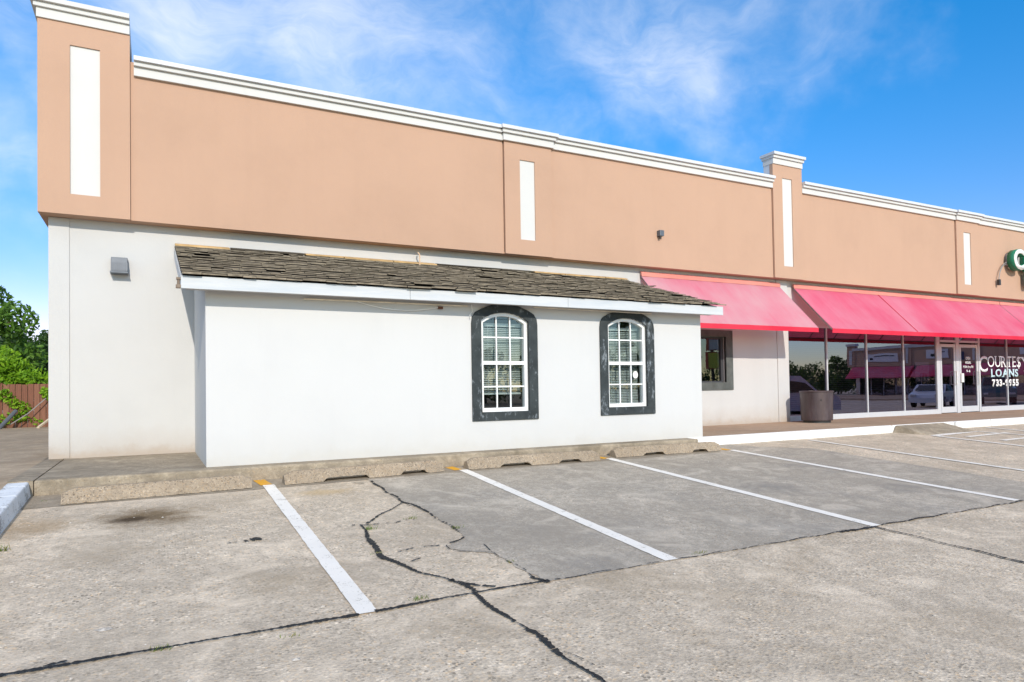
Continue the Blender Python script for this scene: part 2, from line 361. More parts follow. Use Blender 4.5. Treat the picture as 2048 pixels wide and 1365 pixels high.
def wall_text(name, s, x0, x1, z0, z1, y, mat, parent, bold=0, extrude=0.002, serif=False):
    """lettering fitted to a rectangle of a wall facing -Y"""
    ex = max(extrude, .001); out = bmesh.new(); L = []
    for ch in s:
        L.append((ch, None if ch == ' ' else text_mesh(ch, 1.0, bold)))
    gap = .10 if len(s) > 1 else 0; W = sum((.22 if q is None else q[2]-q[1]) for _, q in L)+gap*(len(s)-1)
    lo = min(q[3] for c, q in L if q and c not in ",$-"); hi = max(q[4] for c, q in L if q and c not in ",$-"); k = (x1-x0)/W; x = x0
    for ch, q in L:
        if q is None: x += (.22+gap)*k; continue
        me, a, b, c, d = q; w = (b-a)*k
        bm = bmesh.new(); bm.from_mesh(me); r = bmesh.ops.extrude_face_region(bm, geom=bm.faces[:])
        for v in [g for g in r['geom'] if isinstance(g, bmesh.types.BMVert)]: v.co.z += 1.0
        for v in bm.verts: v.co = (x+(v.co.x-a)*k, y-v.co.z*ex, z0+(v.co.y-lo)/(hi-lo)*(z1-z0))
        if serif:
            t = (z1-z0)*.06
            for (p, top) in SERIF.get(ch, []):
                bmesh.ops.create_cube(bm, size=1, matrix=Matrix.Translation((x+w*p, y-ex*.5, (z1-t/2) if top else (z0+t/2))) @ Matrix.Diagonal((w*.42, ex*1.02, t, 1)))
        tmp = bpy.data.meshes.new('t'); bmesh.ops.recalc_face_normals(bm, faces=bm.faces); bm.to_mesh(tmp); bm.free(); out.from_mesh(tmp); bpy.data.meshes.remove(tmp); bpy.data.meshes.remove(me)
        x += w+gap*k
    me = bpy.data.meshes.new(name); out.to_mesh(me); out.free(); me.materials.append(mat)
    o = bpy.data.objects.new(name, me); COL.objects.link(o)
    if parent: o.parent = parent
    return o

# ================================================================== THE GROUND
def strip_sheet(x0, x1, y0, y1, dz, nx=1):
    b = MB(); ys = sorted({y0, y1} | {q for q in (1.5, 8.93) if y0 < q < y1})
    for i in range(len(ys)-1):
        a, c = ys[i], ys[i+1]
        b.quad((x0, a, gz(a)+dz), (x1, a, gz(a)+dz), (x1, c, gz(c)+dz), (x0, c, gz(c)+dz))
    return b
g = strip_sheet(-500, 500, -500, 500, 0).build('parking_lot', M['lot']); struct(g)
lot = g

def poly_sheet(name, pts, dz, mat, parent=None):
    b = MB(); b.quad(*[(p[0], p[1], gz(p[1])+dz) for p in pts]); o = b.build(name, mat, parent)
    me = o.data
    bm = bmesh.new(); bm.from_mesh(me); bmesh.ops.triangulate(bm, faces=bm.faces)
    for f in bm.faces:
        if f.normal.z < 0: f.normal_flip()
    bm.to_mesh(me); bm.free(); return o
def rag(pts, n, amp, seed):
    rr = random.Random(seed); out = []
    for i in range(len(pts)-1):
        a, b = Vector(pts[i][:2]), Vector(pts[i+1][:2]); d = b-a; nrm = Vector((-d.y, d.x)).normalized() if d.length else Vector((0, 0))
        for k in range(n):
            p = a+d*(k/n); out.append(tuple(p+nrm*rr.uniform(-amp, amp)) if k else tuple(p))
    out.append(tuple(pts[-1][:2])); return out
Lb = [G(*q) for q in ((741, 963.6), (807, 1006), (857, 1026), (887, 1047), (925, 1070), (926, 1077), (909, 1087), (893, 1093), (920, 1104), (954, 1106), (987, 1108), (1013, 1123), (1050, 1143), (1092, 1163))]
left_edge = rag([(2.33, 8.24)]+[(p.x, p.y) for p in Lb], 4, .018, 3)
pp = left_edge + [(2.46, 4.155), (10.04, 4.155)] + rag([(10.04, 4.155), (10.03, 8.0), (9.3, 8.45), (9.0, 8.92)], 8, .012, 5)[1:] + [(8.2, 8.92), (8.2, 8.27)]
struct(poly_sheet('concrete_patch', pp, .004, M['patch']))
struct(poly_sheet('gutter', [(-1.15, 8.08), (1.0, 8.16), (2.33, 8.24), (8.2, 8.27), (8.2, 8.72), (-1.15, 8.72)], .004, M['gutter']))

# painted stall lines: parts of the lot
def pline(x0, y0, x1, y1, w, mat, name='stall_line', dz=.009, seed=0):
    rr = random.Random(seed+int(x0*31)); n = 60; b = MB(); d = Vector((x1-x0, y1-y0)); nr = Vector((-d.y, d.x)).normalized()
    L = []; Rr = []
    for i in range(n+1):
        p = Vector((x0, y0))+d*(i/n)
        a = p+nr*(w/2+rr.uniform(-.003, .003)); c = p-nr*(w/2+rr.uniform(-.003, .003)); L.append(a); Rr.append(c)
    for i in range(n):
        b.quad(*[(q.x, q.y, gz(q.y)+dz) for q in (L[i], Rr[i], Rr[i+1], L[i+1])])
    o = b.build(name, mat, lot)
    return o
for i, (xa, ya, xb, yb) in enumerate(((1.18, 8.35, 1.155, 4.13), (3.66, 8.39, 3.575, 4.16), (6.065, 8.42, 6.08, 4.15), (8.51, 8.36, 8.66, 4.2))):
    pline(xa, ya, xb, yb, .125, M['line'], seed=i)
for x, y0, y1 in ((1.14, 8.36, 8.7), (3.58, 8.4, 8.66), (6.0, 8.42, 8.6), (8.45, 8.37, 8.6)):
    pline(x+.02, y0, x-.02, y1, .13, M['yellow'], 'yellow_line', .008)
pline(10.93, 8.78, 11.1, 3.6, .12, M['wornline'], seed=9)
pline(14.0, 8.3, 14.12, 4.2, .13, M['wornline'], seed=10)
pline(14.05, 8.27, 15.8, 8.42, .16, M['line'], seed=11)
pline(15.75, 8.4, 16.6, 6.4, .12, M['wornline'], seed=12); pline(16.9, 8.8, 17.1, 5.0, .12, M['line'], seed=13); pline(19.4, 8.8, 19.5, 5.0, .12, M['line'], seed=14); pline(21.9, 8.8, 22.0, 5.0, .12, M['line'], seed=15)
pline(14.5, 7.9, 16.2, 8.0, .12, M['wornline'], seed=16); pline(14.6, 7.3, 16.5, 7.4, .12, M['wornline'], seed=17)

# tar-filled joints and cracks: parts of the lot
def tar(pts, w, seed, gaps=0., name='tar_seam', step=.013, dz=.012, varw=.55, wob=.012):
    rr = random.Random(seed); P = [Vector((p.x, p.y)) if hasattr(p, 'z') else Vector(p[:2]) for p in pts]; b = MB()
    q = []
    for i in range(len(P)-1):
        d = P[i+1]-P[i]; n = max(1, int(d.length/step))
        for k in range(n): q.append((P[i]+d*(k/n), Vector((-d.y, d.x)).normalized()))
    q.append((P[-1], q[-1][1])); prev = None; ph = rr.uniform(0, 9); skip = 0
    for i, (p, nr) in enumerate(q):
        ww = w*(1+varw*math.sin(i*.045+ph)*.5)*rr.uniform(.4, 1.15); off = rr.uniform(-.2, .2)*w*.5+wob*math.sin(i*.17+ph)
        cur = (p+nr*(ww/2+off), p-nr*(ww/2-off))
        if skip <= 0 and rr.random() < gaps*.55: skip = rr.randint(1, 4)
        if prev and skip <= 0:
            b.quad(*[(a.x, a.y, gz(a.y)+dz) for a in (prev[0], prev[1], cur[1], cur[0])])
        skip -= 1; prev = cur
    return b.build(name, M['tar'], lot)
Z4 = lambda L: [G(680+x/2.703, 860+y/2.703) for x, y in L]
tar([(-2.6, 4.11), (1.1, 4.125)], .032, 1, .0, wob=.002)
tar([(1.2, 4.128), (1.9, 4.165), (2.46, 4.16)], .036, 2, wob=.003)
tar([(2.46, 4.155), (3.45, 4.15)], .012, 3, .25); tar([(3.65, 4.15), (6.0, 4.15)], .014, 4, .16); tar([(6.1, 4.15), (10.0, 4.16), (14, 4.17)], .022, 5, .1)
tar([(5.55, 4.13), (5.9, 4.14), (6.05, 4.12)], .04, 6); tar([(6.03, 4.12), (6.1, 2.9), (6.15, .5)], .036, 7, .02)
tar(Z4([(165, 280), (215, 310), (245, 335), (300, 365), (345, 395), (375, 405)]), .038, 8, .2)
tar(Z4([(345, 400), (290, 425), (220, 465), (165, 495), (130, 520)]), .028, 9, .1)
tar(Z4([(120, 520), (135, 555), (165, 600), (185, 640), (230, 690), (310, 730), (450, 780), (560, 810), (640, 835)]), .042, 10, .03, varw=.9)
tar(Z4([(600, 815), (680, 845), (730, 885)]), .09, 11, .12, varw=.9); tar(Z4([(640, 825), (760, 850), (840, 858)]), .045, 12, .1)
tar(Z4([(380, 405), (430, 420), (480, 455), (560, 505), (600, 525), (660, 560)]), .03, 13, .22)
tar(Z4([(665, 585), (640, 600), (615, 612), (575, 622)]), .022, 14, .1); tar(Z4([(540, 630), (480, 635), (410, 645), (310, 665)]), .018, 15, .22)
tar(Z4([(575, 630), (600, 650), (650, 660), (740, 665), (830, 670), (900, 710), (1000, 765), (1050, 800)]), .011, 16, .2)
tar(Z4([(1040, 800), (1075, 812), (1130, 832)]), .055, 17); tar(Z4([(770, 625), (830, 665)]), .008, 18, .2)
tar(Z4([(250, 510), (300, 510), (350, 495), (425, 487)]), .018, 19, .2); tar(Z4([(65, 523), (130, 520), (220, 511)]), .022, 20, .2); tar(Z4([(395, 718), (440, 700)]), .018, 21)
tar(Z4([(60, 290), (150, 294)]), .014, 22, .15)
tar(Z4([(720, 890), (790, 935), (840, 980), (900, 1022), (945, 1048)]), .036, 23, .015, varw=.9); tar(Z4([(1005, 1085), (1060, 1115), (1110, 1155), (1160, 1192)]), .038, 24, .05); tar(Z4([(1160, 1195), (1240, 1250), (1310, 1300), (1400, 1360), (1470, 1412)]), .04, 25, .05); tar(Z4([(950, 1050), (1005, 1085)]), .012, 26, .3)
tar(Z4([(1180, 1195), (1290, 1245), (1375, 1285)]), .007, 27, .2)
p = G(505, 1083); tar([(p.x-.06, p.y-.02), (p.x+.07, p.y+.03)], .07, 28, .1); tar([(p.x-.2, p.y+.0), (p.x-.12, p.y+.0)], .02, 29)
p = G(105, 1332); tar([(p.x-.04, p.y), (p.x+.06, p.y+.01)], .035, 30)
p = G(281, 938); 
tar([(1.9, 2.0), (1.95, .2)], .04, 31)

# weeds in the cracks
b = MB(); rr = random.Random(4)
for (u, v, n, h) in ((70, 990, 26, .07), (84, 1004, 16, .05), (914, 1058, 40, .06), (738, 1060, 60, .08), (822, 1038, 40, .06), (837, 1199, 40, .07), (1024, 1125, 26, .05), (1400, 1108, 36, .07), (755, 1108, 30, .05), (316, 1300, 60, .05), (580, 1273, 18, .04), (3, 1103, 60, .12), (516, 947, 16, .04)):
    p = G(u, v)
    for i in range(int(n*.7)):
        x, y = p.x+rr.gauss(0, .03), p.y+rr.gauss(0, .012); a = rr.uniform(0, 6.28); hh = h*.55*rr.uniform(.4, 1.1); w = .0025
        d = Vector((math.cos(a), math.sin(a))); l = Vector((rr.gauss(0, .4), rr.gauss(0, .4)))*hh; z = gz(y)
        b.quad((x-d.x*w, y-d.y*w, z), (x+d.x*w, y+d.y*w, z), (x+l.x*.5+d.x*w*.6, y+l.y*.5+d.y*w*.6, z+hh*.6), (x+l.x, y+l.y, z+hh))
w_ = b.build('weeds', M['weed'], fix=False); w_['kind'] = 'stuff'
# loose pale pebbles and chips
b = MB()
for i in range(520):
    x, y = rr.uniform(-1.2, 9), rr.uniform(1.6, 8.0); s = rr.choice((.004, .006, .008, .012)) * rr.uniform(.7, 1.3); z = gz(y)
    n = 5; ring = [(x+s*math.cos(6.283*k/n+i)*rr.uniform(.7, 1.3), y+s*math.sin(6.283*k/n+i)*rr.uniform(.7, 1.3), z+.001) for k in range(n)]
    top = (x, y, z+s*.8)
    for k in range(n): b.quad(ring[k], ring[(k+1) % n], top)
for (u, v, s) in ((207, 1260, .045), (592, 1320, .03), (378, 1364, .02), (645, 1215, .02), (24, 1166, .02)):
    p = G(u, v); n = 7; ring = [(p.x+s*math.cos(6.283*k/n)*rr.uniform(.7, 1.2), p.y+s*.8*math.sin(6.283*k/n)*rr.uniform(.7, 1.2), p.z+.001) for k in range(n)]
    for k in range(n): b.quad(ring[k], ring[(k+1) % n], (p.x, p.y, p.z+.012))
M['chip'] = plain('pale_stone_chips', (.5, .45, .39), .9, .2, 0, .4, 30)
w_ = b.build('gravel', M['chip'], fix=False); w_['kind'] = 'stuff'

# sidewalk, ledge, kerbs
struct(MB().box(8.135, 90, 9.075, 11.6, -.3, .150).build('sidewalk', M['walk']))
b = MB(); rr = random.Random(12)
x = 8.135; segs = []
while x < 88:
    l = rr.uniform(1.5, 3.2); segs.append((x, min(88, x+l-.012))); x += l
KA, KB = 12.6, None
for (xa, xb) in segs:
    if xb > 12.2 and xa < 16.6: continue
    if xb <= 12.2: KA = xb+.012
    elif xa >= 16.6 and not KB: KB = xa-.012
    j = rr.uniform(-.008, .008)
    b.hexa([(xa, 8.925+j, -.2), (xb, 8.925+j, -.2), (xb, 9.075, -.2), (xa, 9.075, -.2)], [(xa, 8.955+j, .152), (xb, 8.955+j, .152), (xb, 9.075, .154), (xa, 9.075, .154)])
# the broken stretch at the ramp
b.hexa([(KA, 8.93, -.2), (13.55, 8.95, -.2), (13.55, 9.075, -.2), (KA, 9.075, -.2)], [(KA, 8.96, .152), (13.75, 8.98, .15), (13.85, 9.075, .154), (KA, 9.075, .154)])
b.hexa([(13.56, 9.0, -.2), (16.05, 9.0, -.2), (16.05, 9.075, -.2), (13.56, 9.075, -.2)], [(13.86, 9.02, .148), (16.05, 9.02, .148), (16.05, 9.075, .153), (13.86, 9.075, .153)])
b.hexa([(16.06, 8.93, -.2), (KB, 8.93, -.2), (KB, 9.075, -.2), (16.06, 9.075, -.2)], [(16.06, 8.96, .15), (KB, 8.96, .152), (KB, 9.075, .154), (16.06, 9.075, .154)])
struct(b.build('kerb', M['kerbpaint'], bevel=.02))
# ramp from the lot up to the sidewalk
b = MB(); b.hexa([(13.75, 8.42, -.3), (15.9, 8.36, -.3), (16.05, 9.0, -.3), (13.6, 9.0, -.3)], [(14.0, 8.42, gz(8.42)+.006), (15.75, 8.36, gz(8.36)+.006), (15.6, 8.998, .146), (13.9, 8.998, .146)])
struct(b.build('ramp', M['ledge'], bevel=.01))
struct(MB().box(-1.12, 8.13, 8.72, 11.6, -.3, .152).build('ledge', M['ledge'], bevel=.025))
# kerb and drive on the left of the building
b = MB(); ys = [-6+i*.5 for i in range(31)]
for i in range(len(ys)-1):
    a, c = ys[i], min(ys[i+1], 8.72)
    if a >= 8.72: break
    A = lambda y: gz(y)-.1; T = lambda y: gz(y)+.155
    b.hexa([(-1.36, a, A(a)), (-1.13, a, A(a)), (-1.13, c, A(c)), (-1.36, c, A(c))], [(-1.35, a, T(a)), (-1.16, a, T(a)), (-1.16, c, T(c)), (-1.35, c, T(c))])
struct(b.build('kerb', M['kerbold'], bevel=.015))
b = MB(); yy = [-30, 1.5, 8.93, 13, 18, 24, 30, 60]; zz = [gz(-30)+.12, gz(1.5)+.13, .142, .16, .17, .16, .1, .05]
for i in range(len(yy)-1): b.quad((-60, yy[i], zz[i]), (-1.352, yy[i], zz[i]), (-1.352, yy[i+1], zz[i+1]), (-60, yy[i+1], zz[i+1]))
struct(b.build('driveway', M['alley']))
b = MB(); b.box(-1.352, -1.124, 8.722, 13, -.2, .15); struct(b.build('pavement', M['ledge']))

# ================================================================== THE STRIP MALL
YW, YT, YP = 11.497, 11.27, 11.225
XR = 79.0
mall = thing('strip_mall', 'long white and tan stucco strip mall with white cornice and a shingled front annex', 'building')
# lower wall
b = MB()
b.box(-1.294, 10.5, YW, YW+.25, -.2, 3.62); b.box(10.5, 11.58, YW, YW+.25, -.2, 1.122); b.box(10.5, 11.58, YW, YW+.25, 2.159, 3.62); b.box(11.58, 13.636, YW, YW+.25, -.2, 3.62)
b.box(13.636, XR, YW+.03, YW+.25, 2.52, 3.62); b.box(-1.294, -1.05, YW+.25, 26, -.2, 3.62); b.box(27.9, 28.6, YW, YW+.25, -.2, 3.62)
b.build('wall', M['wall'], mall)
MB().box(-1.30, -1.050, YW-.016, YW-.001, .153, 3.572).build('corner_pilaster', M['wall'], mall, .004)
MB().box(13.262, 13.640, YW-.02, YW-.001, .151, 3.572).build('pilaster', M['wall'], mall, .004)
MB().box(-1.24, XR, 26, 26.3, -.2, 5.6).build('back_wall', M['wall'], mall)
MB().box(-1.2, XR, YT+.3, 26, 5.2, 5.3).build('roof', M['room'], mall)
# tan parapet
tb, fb = 3.574, 5.689
cols = [(-1.394, -.282, True), (5.824, 6.851, False), (12.948, 13.944, True), (20.37, 21.47, False), (27.6, 28.6, True), (35.0, 36.0, False), (42.3, 43.3, True), (49.6, 51.7, False), (57, 58, True), (64.3, 65.3, False), (71.6, 72.6, True)]
b = MB(); xs = [q for c in cols for q in c[:2]][1:] + [XR]
for i in range(0, len(xs), 2): b.box(xs[i]+.004, xs[i+1]-.012, YT, YT+.35, tb, 5.9)
b.build('parapet', M['tan'], mall)
MB().box(-1.30, XR, YT+.005, YW+.02, tb+.003, tb+.03).build('soffit', M['soffit'], mall)
MB().box(-1.385, -1.05, YT+.36, 14, tb, 5.9).build('parapet', M['tan'], mall)
c1 = at(960, 249.5, 11.135).z; c2 = at(960, 258.2, 11.175).z; ct = at(960, 240.3, 11.125).z
def cornice(x0, x1, off, z0, z1, left=True, rgt=True, h=None):
    """three stepped bands, the metal cap proudest"""
    b = MB(); H = z1-z0; l = 1 if left else 0; r = 1 if rgt else 0
    for k, (za, zb, pr) in enumerate(((0, .50, .05), (.503, .745, .095), (.748, 1, .14))):
        b.cur = 1 if k == 2 else 0
        y1 = YT+.36 if not (left and h) else h
        b.box(x0-pr*l*.7, x1+pr*r*.7, YT+off-pr, y1+(pr*.5 if h else 0), z0+za*H, z0+zb*H)
    return b.build('cornice', [M['trimwhite'], M['capmetal']], mall, .004)
for i in range(len(cols)):
    x0, x1, tall = cols[i]
    nx = cols[i+1][0] if i+1 < len(cols) else XR
    # pillar: tan slab with a recessed white panel
    ptop = 6.268 if tall else 5.9; qb, qt = 3.862, (5.967 if tall else 5.377); w = x1-x0; qa, qc = x0+w*.318, x0+w*.645
    if i == 0: qa, qc = -1.016, -.655
    if i == 1: qa, qc = 6.15, 6.474
    if i == 2: qa, qc = 13.262, 13.594
    b = MB(); yb = YT+.05
    b.box(x0, qa, YP, yb, tb, ptop); b.box(qc, x1, YP, yb, tb, ptop); b.box(qa, qc, YP, yb, tb, qb); b.box(qa, qc, YP, yb, qt, ptop)
    b.box(x0+.002, x1-.002, yb, YT+.4, tb+.001, min(ptop, 5.9))
    if i == 0: b.box(x0+.003, x1-.3, YT+.4, 12.9, tb+.001, ptop-.001)
    b.build('pillar', M['tan'], mall)
    MB().box(qa-.003, qc+.003, YP+.022, yb+.004, qb-.003, qt+.003).build('pillar_panel', M['trimwhite'], mall)
    if tall:
        MB().box(x0+.004, x1-.004, yb+.003, 11.5, 5.2, ptop).build('pillar_back', M['capmetal'], mall)
        b = MB(); H = .268; lf = 1
        for kk, (za, zb, pr) in enumerate(((0, .5, .02), (.503, .745, .07), (.748, 1, .13))):
            b.cur = 1 if kk == 2 and i else 0
            b.box(x0-pr*(.35 if i else .6), x1+(pr*.35 if i else -.001), YP-pr*.7-.012, 11.5+pr*.5 if i else 12.95, ptop+za*H, ptop+zb*H)
        b.build('pillar_cap', [M['trimwhite'], M['capmetal']], mall, .004)
        cornice(x1+.006 if i else x1+.05, (nx if i+1 < len(cols) else XR), 0, fb, ct, False, False)
    else:
        cornice(x0, x1, -.045, fb, ct, True, True)
        cornice(x1+.006, nx-.006 if i+1 < len(cols) else XR, 0, fb, ct, False, False)

# --- annex
AX0, AX1, YB = .563, 8.488, 9.0
W1 = dict(x0=4.238, x1=5.024, z0=.705, zs=2.052, zp=2.176); W2 = dict(x0=6.492, x1=7.278, z0=.718, zs=2.056, zp=2.172)
def arch(w, dx=0, dz=0, n=12, top=0):   # outline: bottom-left, bottom-right, then the segment arch from right to left
    x0, x1, z0, zs, zp = w['x0']-dx, w['x1']+dx, w['z0']-dz, w['zs']+top*.3, w['zp']+top
    pts = [(x0, z0), (x1, z0)]
    for i in range(n+1):
        t = i/n; a = x1+(x0-x1)*t; s = (2*t-1); pts.append((a, zs+(zp-zs)*(1-abs(s)**2.2)))
    return pts
b = MB()
# front wall with two window openings left out, pieced so no faces overlap
def front_wall(b):
    zt = 2.32; y0, y1 = YB, YB+.2
    xs = [AX0, W1['x0'], W1['x1'], W2['x0'], W2['x1'], AX1]
    for i in (0, 2, 4): b.box(xs[i], xs[i+1], y0, y1, -.1, zt)
    for w in (W1, W2):
        b.box(w['x0'], w['x1'], y0, y1, -.1, w['z0'])
        a = arch(w)[2:]; 
        for i in range(len(a)-1):
            (xa, za), (xb, zb) = a[i], a[i+1]
            b.hexa([(xb, y0, zb), (xa, y0, za), (xa, y1, za), (xb, y1, zb)], [(xb, y0, zt), (xa, y0, zt), (xa, y1, zt), (xb, y1, zt)])
front_wall(b)
b.prism([(AX0, YB+.2, -.1), (AX0, YW-.002, -.1), (AX0, YW-.002, 3.2), (AX0, YB+.2, 2.42)], (.2, 0, 0))
b.prism([(AX1-.2, YB+.2, -.1), (AX1-.2, YW-.002, -.1), (AX1-.2, YW-.002, 3.2), (AX1-.2, YB+.2, 2.42)], (.2, 0, 0))
b.build('annex_wall', M['annex'], mall)

def arched_window(w, blind_z, seed):
    x0, x1 = w['x0'], w['x1']; root = None
    # trim band: wide flaking border, bottom square, shoulders rounded, top a flat segment arch
    o = []; cx = (x0+x1)/2; hw = (x1-x0)/2+.157; zb = w['z0']-.125
    zs, zt = 2.12, 2.305
    half = [(hw+.0, zs-.12), (hw-.012, zs-.03), (hw-.06, zs+.045), (hw-.17, zs+.105), (hw-.33, zs+.16), (0, zt-.0)]
    outer = [(cx-hw, zb), (cx+hw, zb)] + [(cx+a, z) for a, z in half] + [(cx-a, z) for a, z in reversed(half[:-1])]
    # match counts: resample inner arch
    inn = [(x0, w['z0']), (x1, w['z0'])]; n = len(outer)-2
    for i in range(n):
        t = i/(n-1); s = 2*t-1; inn.append((x1+(x0-x1)*t, w['zs']+(w['zp']-w['zs'])*(1-abs(s)**2.2)))
    win = MB().ring([(x, YB-.028, z) for x, z in outer], [(x, YB-.028, z) for x, z in inn], (0, .05, 0)).build('arched_window', M['trimdark'], mall, .006)
    # vinyl frame, set back a little in the opening
    def outl(d, dzb=None):
        q = dict(x0=x0+d, x1=x1-d, z0=w['z0']+(d if dzb is None else dzb), zs=w['zs']-d*.6, zp=w['zp']-d); return arch(q)
    fy = YB+.03
    MB().ring([(x, fy, z) for x, z in outl(.002)], [(x, fy, z) for x, z in outl(.05, .06)], (0, .09, 0)).build('sash_frame', M['vinyl'], win, .004)
    zm = (w['z0']+w['zp'])/2-.01
    b = MB(); b.box(x0+.045, x1-.045, fy+.012, fy+.07, zm-.026, zm+.026)
    MBx = b; 
    for t in (1/3, 2/3):
        xx = x0+.05+(x1-x0-.1)*t; zz = w['zs']+(w['zp']-w['zs'])*(1-abs(2*t-1)**2.2)-.04
        b.box(xx-.010, xx+.010, fy+.024, fy+.04, w['z0']+.055, zm-.027); b.box(xx-.010, xx+.010, fy+.024, fy+.04, zm+.027, zz)
    for za, zb2 in ((w['z0']+.05, zm-.026), (zm+.026, w['zs']+.06)):
        zc = (za+zb2)/2 if za < zm-.1 else za+(zb2-za)*.54
        b.box(x0+.045, x1-.045, fy+.0255, fy+.0385, zc-.010, zc+.010)
    b.build('muntins', M['vinyl'], win)
    MB().prism([(x, fy+.046, z) for x, z in outl(.045, .05)], (0, .006, 0)).build('pane', M['winglass'], win)
    # blind: tilted slats on cords
    b = MB(); z = w['zp']-.2; rr = random.Random(seed)
    top = w['zp']-.19
    b.box(x0+.03, x1-.03, YB+.19, YB+.23, top, top+.05)
    z = top-.03
    while z > blind_z:
        t = rr.uniform(-.001, .001)
        b.hexa([(x0+.03, YB+.195, z-.009+t), (x1-.03, YB+.195, z-.009), (x1-.03, YB+.216, z+.006), (x0+.03, YB+.216, z+.006+t)], [(x0+.03, YB+.195, z-.008+t), (x1-.03, YB+.195, z-.008), (x1-.03, YB+.216, z+.007), (x0+.03, YB+.216, z+.007+t)])
        z -= .027
    b.box(x0+.03, x1-.03, YB+.192, YB+.224, blind_z-.02, blind_z-.002)
    for xx in (x0+.2, x1-.2): b.box(xx-.003, xx+.003, YB+.187, YB+.19, blind_z, top)
    b.tube([(x0+.13, YB+.18, top), (x0+.13, YB+.178, w['z0']+.55)], .005, 6)
    b.build('blind', M['blind'], win)
    return win
wa = arched_window(W1, .98, 1); wb = arched_window(W2, .80, 2)
MB().prism([(7.1+.052*math.cos(t*.3927), YB+.07, 1.245+.062*math.sin(t*.3927)) for t in range(16)], (0, .004, 0)).build('round_sticker', M['letterface'], wb)
# dim rooms behind the annex windows (part of the building)
b = MB(); b.box(AX0+.3, AX1-.3, YB+1.9, YB+1.95, .1, 2.3); b.box(AX0+.3, AX1-.3, YB+.3, YB+1.9, .1, .12); b.build('room', M['room'], mall)

# --- shake roof over the annex
EY, EZ = 8.655, 2.405; RY, RZ = 11.49, 3.283
RX0, RX1 = .30, 8.735
deck = MB().prism([(RX0+.03, EY+.055, EZ-.03), (RX0+.03, RY, RZ-.03), (RX0+.03, RY, RZ-.1), (RX0+.03, EY+.055, EZ-.1)], (RX1-RX0-.06, 0, 0))
roof = deck.build('shake_roof', M['shake'], mall)
sl = Vector((0, RY-EY, RZ-EZ)); SLn = sl.length; sl.normalize(); nrm = Vector((0, -sl.z, sl.y))
b = MB(); rr = random.Random(5); nrow = 17
for r in range(nrow):
    d = r*SLn/nrow; x = RX0-rr.uniform(0, .15)
    while x < RX1:
        w = rr.uniform(.12, .36); xa, xb = max(x, RX0-.004), min(x+w-.005, RX1+.015)
        if xb-xa > .03:
            dj = d+rr.uniform(-.012, .012)+(-.012 if r == 0 else 0); th = rr.uniform(.009, .016)+(.008 if r == 0 else 0); lift = rr.uniform(.003, .015)
            if rr.random() < .06: lift += .018; dj += rr.uniform(-.05, .03)
            if r == 0 and rr.random() < .08: dj -= .03
            sk = rr.uniform(-.007, .007); f0 = len(b.f)
            L = min(.30, SLn-dj)
            p = lambda xx, dd, h: Vector((xx, EY, EZ))+sl*dd+nrm*h
            b.hexa([p(xa, dj+sk, .012+lift), p(xb, dj-sk, .012+lift), p(xb, dj+L, -.02), p(xa, dj+L, -.02)], [p(xa, dj+sk, .012+lift+th), p(xb, dj-sk, .012+lift+th*rr.uniform(.8, 1.1)), p(xb, dj+L, .002), p(xa, dj+L, .002)]); b.mi[f0+2] = 1
        x += w
# the shakes are the roof's own surface
sh = b.build('shakes', [M['shake'], M['butt']], roof)
b = MB(); x = RX0
while x < RX1-.2:
    l = rr.uniform(.5, 1.3); b.cur = 0 if rr.random() < .65 else 1
    q = rr.uniform(.012, .026); b.hexa([(x, RY-.16, RZ-.03+q), (min(x+l, RX1)-.02, RY-.16, RZ-.03+q), (min(x+l, RX1)-.02, RY-.004, RZ+.012), (x, RY-.004, RZ+.012)], [(x, RY-.16, RZ-.008+q), (min(x+l, RX1)-.02, RY-.16, RZ-.008+q), (min(x+l, RX1)-.02, RY-.004, RZ+.05), (x, RY-.004, RZ+.05)]); x += l
b.build('ridge_batten', [M['rawwood'], M['shake']], roof)
b = MB()
for xa, xb in ((.288, 3.05), (3.054, 5.55), (5.554, 8.715)): b.box(xa, xb, 8.68, 8.705, 2.258, 2.405)
b.build('fascia_board', M['fascia'], roof, .003)
for xx in (.286, 8.70):
    MB().prism([(xx, 8.706, 2.262), (xx, 8.706, 2.385), (xx, RY, RZ-.035), (xx, RY, RZ-.175)], (.022, 0, 0)).build('rake_board', M['fascia'], roof)
MB().box(.345, 8.685, 8.707, 8.998, 2.285, 2.30).build('eave_soffit', M['annex'], roof)
b = MB(); b.box(.235, .285, 8.68, 8.75, 2.262, 2.30); b.tube([(.262, 8.715, 2.30), (.262, 8.715, 2.36)], .016, 8); b.box(.24, .284, 8.69, 8.74, 2.36, 2.385); b.build('gutter_bracket', M['bracket'], roof)

# --- small dark-framed window beside the annex
b = MB(); b.ring([(10.3, YW-.03, .948), (11.79, YW-.03, .948), (11.79, YW-.03, 2.307), (10.3, YW-.03, 2.307)], [(10.5, YW-.03, 1.122), (11.58, YW-.03, 1.122), (11.58, YW-.03, 2.159), (10.5, YW-.03, 2.159)], (0, .07, 0))
sw = b.build('square_window', M['trimplain'], mall, .004)
MB().box(10.5, 11.58, YW+.09, YW+.1, 1.12, 2.16).build('pane', M['winglass'], sw)
b = MB(); b.ring([(10.501, YW+.06, 1.123), (11.579, YW+.06, 1.123), (11.579, YW+.06, 2.158), (10.501, YW+.06, 2.158)], [(10.54, YW+.06, 1.155), (11.5, YW+.06, 1.155), (11.5, YW+.06, 2.12), (10.54, YW+.06, 2.12)], (0, .06, 0)); b.build('frame', M['aludark'], sw)
MB().box(10.2, 12, YW+1.2, YW+1.25, .3, 3).build('room', M['room'], mall)

